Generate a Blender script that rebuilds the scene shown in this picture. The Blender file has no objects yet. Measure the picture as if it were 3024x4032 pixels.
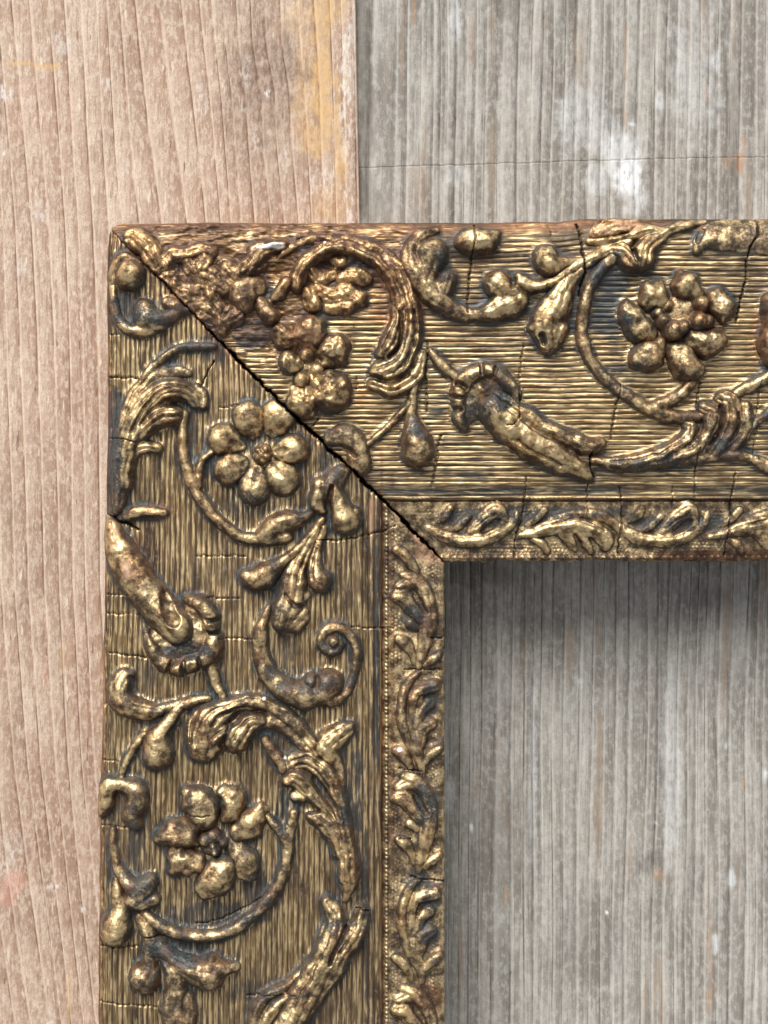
import bpy, math
import numpy as np

# ------------------------------------------------------------------ camera, sky, sun, exposure
SC = bpy.context.scene
COL = SC.collection
S = 7e-5            # metres per tracing unit
D = 6500.0          # camera distance in tracing units
ZF = 185.0           # how far the rails are lifted by the frame's depth
FK = (D - 270.0 - ZF) / D

cam_d = bpy.data.cameras.new("camera")
cam = bpy.data.objects.new("camera", cam_d)
COL.objects.link(cam)
cam.location = (0, 0, D * S)
cam_d.sensor_fit = 'HORIZONTAL'
cam_d.sensor_width = 36.0
cam_d.lens = 36.0 * D / 3024.0
cam_d.clip_start = 0.01
cam_d.clip_end = 50.0
SC.camera = cam

SUN_EL = math.radians(38)
SUN_AZ = math.radians(-20)      # measured from +Y (top of the picture) towards +X
w = bpy.data.worlds.new("World")
SC.world = w
w.use_nodes = True
wn = w.node_tree
wn.nodes.clear()
sky = wn.nodes.new('ShaderNodeTexSky')
sky.sky_type = 'NISHITA'
sky.sun_disc = False
sky.sun_elevation = SUN_EL
sky.sun_rotation = SUN_AZ
sky.air_density = 1.0
sky.dust_density = 4.0
sky.ozone_density = 1.0
bg = wn.nodes.new('ShaderNodeBackground')
bg.inputs['Strength'].default_value = 0.075
wo = wn.nodes.new('ShaderNodeOutputWorld')
hs = wn.nodes.new('ShaderNodeHueSaturation')       # thin overcast: a paler sky
hs.inputs['Saturation'].default_value = 0.15
wn.links.new(sky.outputs[0], hs.inputs['Color'])
wn.links.new(hs.outputs[0], bg.inputs['Color'])
wn.links.new(bg.outputs[0], wo.inputs['Surface'])

sd = bpy.data.lights.new("sun", 'SUN')
sd.energy = 1.5
sd.angle = math.radians(38)
sd.color = (1.0, 0.94, 0.86)
sun = bpy.data.objects.new("sun", sd)
COL.objects.link(sun)
sun.rotation_euler = (-(math.pi / 2 - SUN_EL), 0, -SUN_AZ)

SC.view_settings.view_transform = 'Standard'
SC.view_settings.look = 'None'
SC.view_settings.exposure = 1.03
SC.view_settings.gamma = 1.0
SC.view_settings.use_curve_mapping = False

# ------------------------------------------------------------------ noise helpers
RNG = np.random.default_rng(7)
LAT = RNG.random((256, 256)).astype(np.float32)

def vn(x, y, sx, sy=None, seed=0):
    sy = sy or sx
    gx = x / sx + 17.37 * seed + 1000
    gy = y / sy + 9.71 * seed + 1000
    ix = np.floor(gx).astype(np.int64); iy = np.floor(gy).astype(np.int64)
    fx = gx - ix; fy = gy - iy
    fx = fx * fx * (3 - 2 * fx); fy = fy * fy * (3 - 2 * fy)
    a = LAT[iy & 255, ix & 255]; b = LAT[iy & 255, (ix + 1) & 255]
    c = LAT[(iy + 1) & 255, ix & 255]; d = LAT[(iy + 1) & 255, (ix + 1) & 255]
    return (a * (1 - fx) + b * fx) * (1 - fy) + (c * (1 - fx) + d * fx) * fy

def fbm(x, y, sx, sy=None, seed=0, o=3):
    sy = sy or sx
    t = 0; a = 1.0; n = 0
    for k in range(o):
        t = t + a * vn(x, y, sx / 2 ** k, sy / 2 ** k, seed + 3 * k)
        n += a; a *= 0.5
    return t / n

def sm(x, a, b):
    t = np.clip((x - a) / (b - a), 0, 1)
    return t * t * (3 - 2 * t)

def blur(a, n=1):
    for _ in range(n):
        p = np.pad(a, 1, mode='edge')
        a = (p[:-2, 1:-1] + 2 * p[1:-1, 1:-1] + p[2:, 1:-1]) / 4
        p = np.pad(a, 1, mode='edge')
        a = (p[1:-1, :-2] + 2 * p[1:-1, 1:-1] + p[1:-1, 2:]) / 4
    return a

# ------------------------------------------------------------------ tracing tiles (origin, scale)
TK = {'A1': (400, 800, .4822), 'A2': (1100, 800, .4822), 'A3': (1700, 800, .4822), 'A4': (2300, 800, .4364),
      'B1': (360, 1300, .4822), 'B2': (1000, 1500, .4822), 'B3': (1700, 1500, .4822), 'B4': (2300, 1500, .4364),
      'C1': (360, 1950, .4822), 'C2': (960, 2000, .4822), 'C3': (360, 2600, .4822), 'C4': (1000, 2700, .4822),
      'C5': (360, 3232, .4822), 'C6': (1000, 3232, .4822), 'S': (0, 0, 1.0)}

def P(t, *pts):
    ox, oy, k = TK[t]
    out = []
    for p in pts:
        r = p[2] * k if len(p) > 2 else 8
        h = p[3] if len(p) > 3 else min(48.0, 4 + 0.78 * r)
        out.append((ox + p[0] * k, oy + p[1] * k, r, h))
    return out

def spline(pts):
    a = np.array(pts, float)
    if len(a) == 1:
        return a
    q = np.vstack([2 * a[0] - a[1], a, 2 * a[-1] - a[-2]])
    out = []
    for i in range(1, len(q) - 2):
        p0, p1, p2, p3 = q[i - 1], q[i], q[i + 1], q[i + 2]
        L = math.hypot(*(p2 - p1)[:2])
        n = max(2, int(L / max(2.0, 0.16 * min(p1[2], p2[2]))))
        t = (np.arange(n) / n)[:, None]
        c = 0.5 * ((2 * p1) + (-p0 + p2) * t + (2 * p0 - 5 * p1 + 4 * p2 - p3) * t ** 2 + (-p0 + 3 * p1 - 3 * p2 + p3) * t ** 3)
        c[:, 2:] = p1[2:] * (1 - t) + p2[2:] * t
        out.append(c)
    out.append(a[-1:])
    return np.vstack(out)

# ------------------------------------------------------------------ mitre and rail outline
def mitre_y(x):
    return np.interp(x, [430, 911, 1170, 1431, 1600, 1752], [893, 1392, 1650, 1890, 2060, 2216])

def gap_w(x):
    return .72 * np.interp(x, [430, 640, 800, 900, 1000, 1250, 1430, 1600, 1752], [-7, 3, 4, 12, 22, 17, 14, 13, 8])

def mitre_d(x, y):
    """signed distance-ish from the joint: + is the top rail's side"""
    j = (vn(x, y, 14, 14, 5) - .5) * 9 + (vn(x, y, 60, 60, 6) - .5) * 8
    return (mitre_y(x) - y) * 0.70 + j

def left_outer(y):
    return np.interp(y, [880, 1000, 1700, 2300, 3200, 4032, 4400], [422, 412, 413, 402, 382, 375, 372]) + (vn(y, y * 0, 90, 90, 2) - .5) * 5

def top_outer(x):
    return np.interp(x, [420, 800, 1500, 2200, 2300, 3024, 3400], [871, 866, 867, 862, 851, 853, 853]) + (vn(x, x * 0, 110, 110, 3) - .5) * 5

INX, INY = 1757.0, 2221.0
PV = [0, 5, 12, 22, 60, 140, 210, 242, 262, 400, 700, 950, 1150, 1260, 1310, 1338, 1350]
PZ = [168, 190, 201, 203, 199, 204, 214, 220, 236, 254, 277, 286, 284, 274, 262, 242, 215]

def vcoord(x, y, side):
    if side == 'L':
        v = INX - x; vo = INX - left_outer(y)
    else:
        v = INY - y; vo = INY - top_outer(x)
    return np.where(v > 400, 400 + (v - 400) * (950.0 / (vo - 400)), v)

def zbase(x, y, side):
    v = vcoord(x, y, side)
    z = np.interp(v, PV, PZ) + ZF
    z = z + (fbm(x, y, 260, None, 4, 2) - .5) * 10 * sm(v, 250, 420)
    if side == 'T':     # slump of the lower lip towards the right end
        z = z - 26 * sm(x, 2560, 2760) * (1 - sm(v, 10, 60))
    return z

# ------------------------------------------------------------------ cracks
CR = []
def crack(t, wd, *pts):
    ox, oy, k = TK[t]
    q = [(ox + a * k, oy + b * k) for a, b in pts]
    CR.append((np.array(q, float), wd))
crack('A3', 6, (350, 180), (345, 300), (330, 430), (305, 600), (295, 690), (290, 900))
crack('A3', 9, (1185, 165), (1210, 260), (1225, 370), (1235, 480), (1250, 570), (1215, 650), (1200, 760))
crack('A3', 3, (970, 200), (975, 260)); crack('A3', 3.5, (745, 1150), (725, 1350), (715, 1480), (705, 1760))
crack('B3', 4.5, (785, 785), (770, 900), (745, 1130), (700, 1250), (675, 1480))
crack('B3', 3, (1275, 840), (1285, 1000), (1280, 1090))
crack('B3', 4.5, (1545, 860), (1565, 1060), (1572, 1180), (1550, 1300), (1540, 1470))
crack('B3', 4.5, (1540, 30), (1510, 180), (1490, 300), (1465, 470)); crack('B3', 3, (70, 450), (20, 700), (0, 870))
crack('B3', 8, (1310, 580), (1290, 660), (1300, 730), (1325, 790)); crack('B3', 4, (600, 370), (660, 355), (710, 280))
crack('B4', 4, (1035, 0), (1020, 150), (1010, 250)); crack('B4', 4.5, (1030, 600), (1012, 780), (1015, 1060))
crack('B4', 5, (1380, 830), (1350, 1050), (1340, 1230), (1325, 1400), (1300, 1590)); crack('B4', 3, (815, 950), (820, 1160))
crack('A4', 12, (1540, 115), (1562, 200), (1555, 300), (1490, 400))
crack('A4', 8, (1490, 400), (1465, 520), (1450, 700), (1415, 850), (1380, 1000), (1360, 1080))
crack('A2', 5, (1200, 1130), (1215, 1190), (1190, 1400), (1200, 1560), (1205, 1700)); crack('A2', 3, (632, 1420), (630, 1520))
crack('B2', 4, (540, 290), (500, 340), (470, 380)); crack('B2', 3, (1530, 440), (1480, 700), (1455, 900))
crack('B1', 4, (110, 378), (250, 382), (390, 390)); crack('B1', 4, (110, 886), (230, 884), (390, 915)); crack('B1', 3, (1050, 637), (1120, 630), (1210, 615))
crack('B1', 5, (1000, 250), (960, 330), (930, 400), (900, 470))
crack('C1', 8, (100, 140), (190, 180)); crack('C1', 18, (190, 180), (225, 212), (290, 222), (340, 255)); crack('C1', 8, (340, 255), (385, 275))
crack('C1', 3, (130, 813), (320, 815)); crack('C1', 3, (950, 838), (1210, 842)); crack('C1', 4, (140, 1283), (300, 1305), (450, 1322))
crack('C1', 2.5, (850, 497), (1260, 497)); crack('C1', 2.5, (1050, 1165), (1330, 1165)); crack('C1', 2.5, (80, 968), (400, 972)); crack('C3', 3, (60, 355), (170, 365))
crack('C2', 4, (600, 262), (760, 262), (850, 253), (1000, 222), (1130, 190), (1240, 145)); crack('C2', 3.5, (880, 975), (1000, 988), (1220, 985))
crack('C2', 5, (1520, 1066), (1630, 1075)); crack('C2', 4, (1310, 1330), (1450, 1330), (1630, 1335)); crack('A1', 3, (20, 1065), (140, 1072)); crack('A1', 3.5, (20, 1415), (240, 1425))
crack('C5', 6, (440, 932), (520, 926), (600, 930)); crack('C5', 3, (30, 1488), (540, 1510)); crack('C5', 4, (40, 1028), (200, 1036), (390, 1018)); crack('C5', 3, (40, 42), (300, 45))
crack('C6', 4.5, (1280, 485), (1400, 512), (1560, 527)); crack('C6', 5, (830, 715), (880, 715), (935, 742)); crack('C6', 3.5, (1190, 695 - 532), (1280, 705 - 532))
crack('C5', 3, (850, 830), (1050, 800), (1250, 700), (1400, 620)); crack('C4', 4, (1190, 695), (1290, 715), (1370, 715)); crack('C5', 3, (1270, 1415), (1659, 1400)); crack('C3', 2.5, (60, 820), (230, 825))
crack('S', 3, (2990, 1500), (2970, 1800)); crack('C3', 5, (810, 1245), (900, 1248), (980, 1240))

def crackmask(x, y):
    m = np.zeros(x.shape)
    jx = x + (vn(x, y, 18, 18, 8) - .5) * 7
    jy = y + (vn(x, y, 18, 18, 9) - .5) * 7
    for q, wd in CR:
        lo = q.min(0) - 20; hi = q.max(0) + 20
        sel = (x > lo[0]) & (x < hi[0]) & (y > lo[1]) & (y < hi[1])
        if not sel.any():
            continue
        X = jx[sel]; Y = jy[sel]; d = np.full(X.shape, 1e9)
        for a, b in zip(q[:-1], q[1:]):
            ab = b - a; L = ab @ ab + 1e-9
            t = np.clip(((X - a[0]) * ab[0] + (Y - a[1]) * ab[1]) / L, 0, 1)
            d = np.minimum(d, np.hypot(X - a[0] - t * ab[0], Y - a[1] - t * ab[1]))
        m[sel] = np.maximum(m[sel], min(1, .08 + wd / 8.5) * (1 - sm(d, wd * .25, wd * .25 + 2.6)))
    return m

# ------------------------------------------------------------------ stain patches on the frame (wash, rust, chips)
def patches(x, y, L, seed=0):
    m = np.zeros(x.shape)
    for cx, cy, rx, ry, st in L:
        if seed in (3, 9) and st < .85:
            st *= .72
        sel = (abs(x - cx) < rx * 1.8) & (abs(y - cy) < ry * 1.8)
        if not sel.any():
            continue
        X = x[sel]; Y = y[sel]
        q = np.hypot((X - cx) / rx, (Y - cy) / ry) + (fbm(X, Y, 45, None, 11 + seed, 3) - .5) * 1.1
        m[sel] = np.maximum(m[sel], st * (1 - sm(q, .55, 1.15)))
    return m
WASH = [(500, 1220, 60, 90, .9), (440, 1700, 55, 260, .95), (470, 1960, 60, 90, .6), (1705, 1600, 75, 75, .95), (1660, 1680, 50, 70, .8),
        (1745, 1060, 40, 60, .8), (2390, 1210, 90, 220, .95), (2440, 1480, 90, 110, .7), (2440, 1100, 50, 60, .8), (710, 3735, 130, 55, .95), (850, 3600, 230, 70, .8),
        (1010, 3520, 90, 90, .7), (740, 2560, 130, 40, .8), (1110, 3220, 45, 110, .9), (1400, 3110, 60, 170, .8), (980, 1330, 90, 75, .9),
        (1780, 1740, 80, 50, .6), (1880, 1900, 60, 80, .5), (830, 1370, 160, 60, .7), (660, 1250, 110, 40, .7), (760, 1700, 25, 150, .6),
        (960, 2000, 140, 70, .6), (1180, 2010, 60, 40, .7), (1090, 2330, 60, 120, .5), (1120, 2560, 60, 120, .6), (1290, 2560, 60, 60, .5), (1150, 2640, 160, 40, .6),
        (560, 2670, 60, 90, .6), (700, 2770, 120, 40, .5), (1250, 2680, 190, 50, .6), (2850, 1750, 70, 70, .8), (2600, 1830, 180, 50, .6), (3010, 1650, 90, 90, .6),
        (1960, 1560, 80, 70, .8), (1870, 1640, 60, 100, .6), (1860, 1840, 110, 60, .6), (1990, 1450, 70, 45, .5), (1300, 1840, 60, 110, .5), (1640, 2440, 60, 60, .7),
        (1690, 2760, 40, 100, .7), (1680, 3160, 60, 120, .7), (1700, 3560, 40, 100, .7), (1690, 3700, 50, 60, .8), (1640, 3480, 60, 50, .6), (2200, 2020, 300, 30, .6),
        (1950, 2040, 240, 40, .7), (2700, 2060, 250, 40, .7), (530, 3330, 40, 160, .6), (560, 3500, 70, 80, .6), (640, 3760, 60, 140, .5), (1330, 3640, 80, 40, .7),
        (1050, 3900, 200, 50, .5), (870, 3290, 60, 60, .5), (1440, 3600, 20, 400, .6), (1480, 2600, 16, 600, .7)]
RUST = [(700, 1000, 330, 110, .6), (1100, 1050, 330, 130, .6), (1400, 930, 330, 70, .8), (700, 880, 500, 28, 1), (1500, 875, 900, 22, 1), (2400, 872, 260, 24, .9),
        (1510, 1180, 60, 200, .9), (760, 1190, 130, 110, .5), (960, 1200, 160, 130, .55), (1090, 1300, 120, 120, .5), (860, 1340, 80, 80, .5), (1180, 1330, 110, 110, .75), (1530, 1080, 120, 200, .7),
        (1180, 1060, 200, 120, .8), (1600, 1180, 90, 120, .6), (2730, 1230, 60, 60, .9), (440, 930, 50, 70, .7), (1330, 1560, 160, 60, .5), (560, 2190, 60, 120, .6), (1900, 2190, 800, 14, .3),
        (2850, 2195, 330, 35, .9), (1545, 2800, 10, 900, .7), (1503, 2800, 8, 1500, .9), (3000, 1320, 60, 120, .8), (640, 2010, 100, 40, .5), (780, 3060, 60, 60, .4), (1690, 3950, 60, 60, .6)]
CHIP = [(2470, 885, 60, 34, 1), (2505, 880, 26, 30, 1), (2370, 905, 40, 22, .8), (505, 2235, 26, 40, 1), (525, 2260, 22, 20, .9), (1225, 1325, 46, 40, .7), (1175, 1325, 36, 36, .6),
        (1690, 2205, 26, 30, .9), (1660, 2150, 26, 70, .55), (1578, 2960, 20, 16, 1), (745, 3425, 26, 20, .9), (1465, 2030, 20, 90, .7), (1700, 2540, 24, 16, .6), (900, 1520, 60, 26, .5), (455, 2110, 20, 70, .5)]
WHITE = [(1055, 978, 58, 9, 1), (1085, 970, 34, 8, 1), (1281, 962, 7, 7, 1), (1080, 1133, 6, 6, .8), (1042, 2747, 6, 6, 1), (1124, 2982, 6, 6, .8), (1575, 2958, 12, 9, .9)]

# ------------------------------------------------------------------ ornament pieces
PIECES = []         # (name, parent key, side, ops)
STEP = 3.0

VEIN = {'acanthus_leaf': 7, 'arched_leaf': 8, 'edge_leaf': 5, 'curled_leaf': 3, 'leaf': 5, 'leaf_spray': 3, 'trumpet_bloom': 3, 'hanging_leaf': 4, 'branch': 6, 'broken_ornament': 5, 'broken_leaf': 5}
WIDE = {'acanthus_leaf': 1.34, 'edge_leaf': 1.16, 'leaf': 1.3, 'petal': 1.32, 'branch': 1.28, 'arched_leaf': 1.3, 'corner_scroll': 1.32, 'broken_ornament': 1.5, 'broken_leaf': 1.4, 'scroll': 1.26, 'curled_leaf': 1.3, 'side_bloom': 1.25, 'edge_drop': 1.15}
def piece(name, side, ops, parent=None, lump=1.0, amp=1.0):
    """ops: list of (kind, pts); kind 'a' adds a rounded bead along pts, 'c' carves a groove"""
    addp = [p for k, q in ops if k == 'a' for p in q]
    a = np.array(addp)
    x0 = math.floor((a[:, 0] - a[:, 2] * 1.5).min() / STEP - 9) * STEP; x1 = (a[:, 0] + a[:, 2] * 1.5).max() + 10 * STEP
    y0 = math.floor((a[:, 1] - a[:, 2] * 1.5).min() / STEP - 9) * STEP; y1 = (a[:, 1] + a[:, 2] * 1.5).max() + 10 * STEP
    nx = int((x1 - x0) / STEP) + 1; ny = int((y1 - y0) / STEP) + 1
    H = np.zeros((ny, nx)); Cv = np.zeros((ny, nx)); Q = np.zeros((ny, nx)); RR = np.zeros((ny, nx))
    for kind, q in ops:
        sp = spline(q)
        tan = np.gradient(sp[:, :2], axis=0) if len(sp) > 1 else np.zeros((1, 2))
        tan = tan / (np.hypot(tan[:, 0], tan[:, 1])[:, None] + 1e-9)
        for (cx, cy, r, h), (tx, ty) in zip(sp, tan):
            r = max(r, 4.5)
            if kind == 'a':
                r *= WIDE.get(name, 1.2)
            i0 = max(0, int((cx - r - x0) / STEP)); i1 = min(nx, int((cx + r - x0) / STEP) + 2)
            j0 = max(0, int((cy - r - y0) / STEP)); j1 = min(ny, int((cy + r - y0) / STEP) + 2)
            if i0 >= i1 or j0 >= j1:
                continue
            X = x0 + np.arange(i0, i1) * STEP; Y = (y0 + np.arange(j0, j1) * STEP)[:, None]
            q2 = ((X - cx) ** 2 + (Y - cy) ** 2) / (r * r)
            v = h * np.clip(1 - q2, 0, 1) ** (0.57 if kind == 'a' else 0.8)
            if kind == 'a':
                Hs = H[j0:j1, i0:i1]; win = v > Hs
                Q[j0:j1, i0:i1][win] = (((X - cx) * -ty + (Y - cy) * tx) / r)[win]
                RR[j0:j1, i0:i1][win] = r
                Hs[win] = v[win]
            else:
                Cv[j0:j1, i0:i1] = np.maximum(Cv[j0:j1, i0:i1], v)
    H = np.maximum(H, np.minimum(blur(H, 7) * 1.0, H + 9) * .62)     # soft foot where the cast paste meets the ground
    H = blur(H - np.minimum(Cv * 1.1, H * 0.85), 1)
    X, Y = np.meshgrid(x0 + np.arange(nx) * STEP, y0 + np.arange(ny) * STEP)
    if VEIN.get(name):      # carved veins running along the leaf
        nv = np.where(RR > 38, 3.0, 2.0)
        flute = np.abs(np.sin((Q + .15) * math.pi * nv * .5 + .5)) ** .7
        H = H - VEIN[name] * (1 - flute) * sm(RR, 17, 30) * sm(H, 8, 24) * np.clip(RR / 34, .5, 1.2)
    # hand-pressed outlines: the whole relief is slightly pushed about
    wa = (10 if name != 'petal' else 18) * min(lump, 1.6)
    gx = np.clip((X - x0) / STEP + (fbm(X, Y, 46, None, 81, 2) - .5) * wa / STEP, 0, nx - 1.01)
    gy = np.clip((Y - y0) / STEP + (fbm(X, Y, 46, None, 85, 2) - .5) * wa / STEP, 0, ny - 1.01)
    gi = gx.astype(int); gj = gy.astype(int); fx = gx - gi; fy = gy - gj
    H = (H[gj, gi] * (1 - fx) + H[gj, gi + 1] * fx) * (1 - fy) + (H[gj + 1, gi] * (1 - fx) + H[gj + 1, gi + 1] * fx) * fy
    # worn, hand-cast unevenness
    n = (fbm(X, Y, 46, None, 21, 2) - .5) * 9 * lump + (vn(X, Y, 12, 12, 23) - .5) * 2.2 * lump
    fac = 1.12 if name.startswith('edge_') else 1.5
    H = np.where(H > 2.0, np.maximum(H * amp * fac + n * sm(H, 0, 16), 0.6), 0)
    md = mitre_d(X, Y)
    g = gap_w(X) * .5 * (.55 + .9 * vn(X, Y, 75, 75, 91))
    H = np.where((md < g + 1) if side == 'T' else (md > -g - 1), 0, H)
    # keep to the rail
    v = vcoord(X, Y, side)
    H = np.where((v > 1346) | (v < 3), 0, H)
    PIECES.append(dict(name=name, side=side, X=X, Y=Y, H=H, parent=parent))

a = 'a'; c = 'c'
def shift(pts, dx, dy):
    return [(p[0] + dx, p[1] + dy, p[2], p[3]) for p in pts]

# ---- side rail ornaments
piece('corner_scroll', 'L', [
    (a, P('A1', (240, 590, 98, 50))), (a, P('A1', (310, 500, 30), (200, 440, 32), (110, 500, 32), (88, 620, 30), (98, 760, 32), (120, 900, 34), (190, 1010, 38), (310, 1050, 42), (430, 1020, 50), (540, 950, 50), (640, 890, 40), (720, 880, 30))),
    (a, P('A1', (355, 880, 72), (380, 950, 85), (470, 970, 70))), (a, P('A1', (550, 820, 45), (600, 850, 50), (660, 880, 40)))])
piece('acanthus_leaf', 'L', [
    (a, P('B1', (1000, 140, 22), (850, 135, 28), (720, 160, 28), (600, 230, 28), (500, 320, 28), (430, 410, 28), (370, 500, 30), (320, 600, 34), (280, 720, 38), (250, 850, 42), (235, 1000, 50), (240, 1150, 56), (240, 1300, 56), (225, 1400, 48), (205, 1480, 28))),
    (a, P('B1', (860, 600, 40), (810, 530, 62), (700, 495, 72, 46), (600, 510, 78, 46), (500, 590, 82, 46), (420, 690, 82, 46), (350, 810, 82, 46), (300, 950, 75, 44), (280, 1100, 70, 40), (265, 1250, 55, 34))),
    (a, P('B1', (690, 690, 62, 44), (600, 700, 72, 44), (500, 760, 64, 40), (400, 840, 55, 36))),
    (a, P('B1', (540, 965, 34), (460, 950, 44), (370, 970, 52), (290, 1010, 52))),
    (a, P('B1', (560, 340, 60, 8), (460, 460, 70, 16), (390, 570, 80, 24), (330, 720, 80, 30), (290, 870, 80, 32), (270, 1050, 70, 32))),
    (a, P('B1', (870, 470, 30, 14), (930, 540, 32, 16), (925, 620, 30, 16))),
    (a, P('B1', (540, 390, 26, 9), (640, 350, 34, 12), (730, 345, 40, 12), (800, 360, 25, 9))),
    (c, P('B1', (660, 480, 16, 9), (560, 530, 16, 12), (470, 620, 16, 12), (400, 730, 16, 12), (340, 850, 14, 8))),
    (c, P('B1', (700, 560, 14, 9), (600, 590, 16, 12), (500, 670, 16, 12), (420, 780, 14, 9))),
    (c, P('B1', (760, 640, 22, 14), (700, 620, 26, 16), (640, 630, 16, 8)))])
piece('leaf_tip', 'L', [(a, P('B1', (280, 1530, 26), (350, 1495, 42), (430, 1485, 48), (520, 1490, 44), (610, 1490, 26))), (c, P('B1', (330, 1545, 12, 8), (450, 1535, 14, 10), (570, 1520, 12, 8)))])
piece('scroll_stem', 'L', [
    (a, P('B1', (768, 690, 34), (752, 800, 36), (748, 900, 38), (760, 1020, 40), (790, 1140, 42), (830, 1250, 44), (880, 1350, 44), (950, 1450, 44), (1040, 1550, 44), (1150, 1645, 44), (1260, 1700, 42), (1380, 1715, 40), (1500, 1710, 40), (1600, 1680, 46))),
    (a, P('B1', (880, 1260, 36), (880, 1150, 32), (915, 1070, 32), (985, 1000, 28))),
    (a, P('B2', (80, 1270, 60, 30), (190, 1180, 85, 42), (290, 1140, 70, 36), (380, 1130, 45, 24), (470, 1080, 28, 14)))])

def flower(side, petals, centre, balls, lump=1.0, big=1.0, dish=1.0):
    key = ('flower', side, len(PIECES))
    cx, cy = centre
    for p in petals:
        px, py, R, h = p[:4]
        ex = p[4] if len(p) > 4 else 0.35
        R *= big * .95
        dx, dy = px - cx, py - cy; L = math.hypot(dx, dy)
        ux, uy = dx / L, dy / L
        ops = [(a, [(px - ux * R * .95, py - uy * R * .95, R * .5, h * .3), (px - ux * R * .25, py - uy * R * .25, R * .86, h * .78), (px + ux * R * ex * .5, py + uy * R * ex * .5, R * .98, h), (px + ux * R * (ex + .2), py + uy * R * (ex + .2), R * .6, h * .85), (px + ux * R * (ex + .55), py + uy * R * (ex + .55), R * .25, h * .5)]),
               (c, [(px - ux * R * 1.1, py - uy * R * 1.1, R * .28, h * .36 * dish), (px - ux * R * .5, py - uy * R * .5, R * .32, h * .2 * dish), (px - ux * R * .05, py - uy * R * .05, R * .2, h * .04)])]
        piece('petal', side, ops, key, lump)
    if balls:
        piece('flower_center', side, [(a, [(b[0], b[1], b[2], b[3])]) for b in balls] + [(a, [(cx, cy, 34, 16)])], key, .3)
    return key

def blossom(side, petals, balls, lump=1.4):
    key = ('flower', side, len(PIECES))
    for p in petals:
        piece('petal', side, [(a, p)], key, lump)
    piece('flower_center', side, [(a, [b]) for b in balls], key, .4)
    return key

F1 = flower('L', [(982, 1655, 56, 34), (1096, 1648, 56, 34), (893, 1737, 52, 42, .6), (914, 1845, 52, 38), (1006, 1912, 58, 40), (1113, 1880, 56, 38), (1146, 1772, 52, 38)],
            (1033, 1790), [(1049, 1770, 16, 34), (1052, 1798, 15, 34), (1022, 1775, 14, 28), (1018, 1802, 15, 28), (1036, 1815, 13, 26), (1034, 1790, 17, 34)], .8, 1.0, .5)
piece('calyx', 'L', [
    (a, P('B2', (720, 740, 55, 24), (650, 820, 80, 34), (640, 900, 80, 38), (690, 980, 60, 34), (720, 1060, 80, 40), (750, 1130, 105, 46))),
    (a, P('B2', (540, 840, 50, 26), (530, 930, 62, 32), (520, 1010, 52, 28), (560, 1060, 34, 20))), (a, P('B2', (830, 1070, 40, 26), (790, 1120, 60, 34))),
    (c, P('B2', (640, 870, 20, 16), (625, 950, 24, 20), (590, 1040, 20, 16)))])
piece('bud', 'L', [(a, P('C2', (640, 100, 24), (560, 210, 32), (460, 320, 34), (360, 405, 36), (265, 485, 55), (170, 555, 95, 44), (95, 575, 80, 40), (25, 545, 48, 26), (0, 530, 20)))])
piece('leaf', 'L', [
    (a, P('C2', (610, 140, 28), (545, 280, 36), (480, 400, 46), (430, 500, 66), (405, 620, 86), (395, 720, 88, 36), (360, 830, 100, 42), (325, 930, 72, 34), (312, 1010, 26, 12))),
    (a, P('C2', (515, 715, 22), (440, 740, 50))), (a, P('C2', (500, 850, 30), (470, 900, 55), (420, 950, 60))),
    (c, P('C2', (470, 800, 26, 14), (420, 790, 22, 10), (340, 700, 12, 6))), (c, P('C2', (560, 290, 8, 5), (480, 440, 10, 6), (440, 600, 12, 7)))])
piece('bud', 'L', [(a, P('C2', (648, 170, 26), (605, 320, 30), (580, 420, 46), (590, 520, 66, 34), (620, 600, 82, 42))), (c, P('C2', (600, 330, 8, 5), (560, 470, 12, 8), (560, 580, 12, 8)))])
piece('scroll', 'L', [
    (a, P('C2', (205, 800, 20), (165, 910, 38), (140, 1020, 52), (138, 1140, 56), (165, 1260, 62), (215, 1370, 66), (300, 1450, 76), (400, 1505, 86, 40), (500, 1530, 98, 44), (590, 1520, 70, 36))),
    (a, P('C2', (545, 1420, 60, 36))), (a, P('C2', (690, 1440, 104, 46), (640, 1500, 90, 42))),
    (a, P('C2', (720, 1570, 50), (800, 1540, 38), (865, 1450, 32), (900, 1350, 32), (918, 1240, 32), (912, 1140, 32), (875, 1050, 34), (800, 985, 36), (715, 975, 38), (648, 1030, 38), (640, 1105, 38), (690, 1165, 38), (755, 1160, 34), (785, 1110, 26))),
    (a, P('C2', (730, 1095, 40, 30))), (c, P('C2', (600, 1380, 24, 16), (600, 1450, 18, 12)))])
piece('trumpet_bloom', 'L', [
    (a, P('C1', (135, 165, 30), (165, 290, 80, 36), (225, 440, 112, 50), (320, 600, 122, 56), (430, 760, 124, 56), (540, 900, 124, 56), (640, 1010, 124, 56), (715, 1075, 120, 56))),
    (c, P('C1', (600, 800, 30, 14), (640, 900, 50, 18), (690, 1010, 60, 18))), (c, P('C1', (480, 420, 20, 14), (570, 600, 22, 18), (680, 790, 20, 14)))], lump=1.3)
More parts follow.
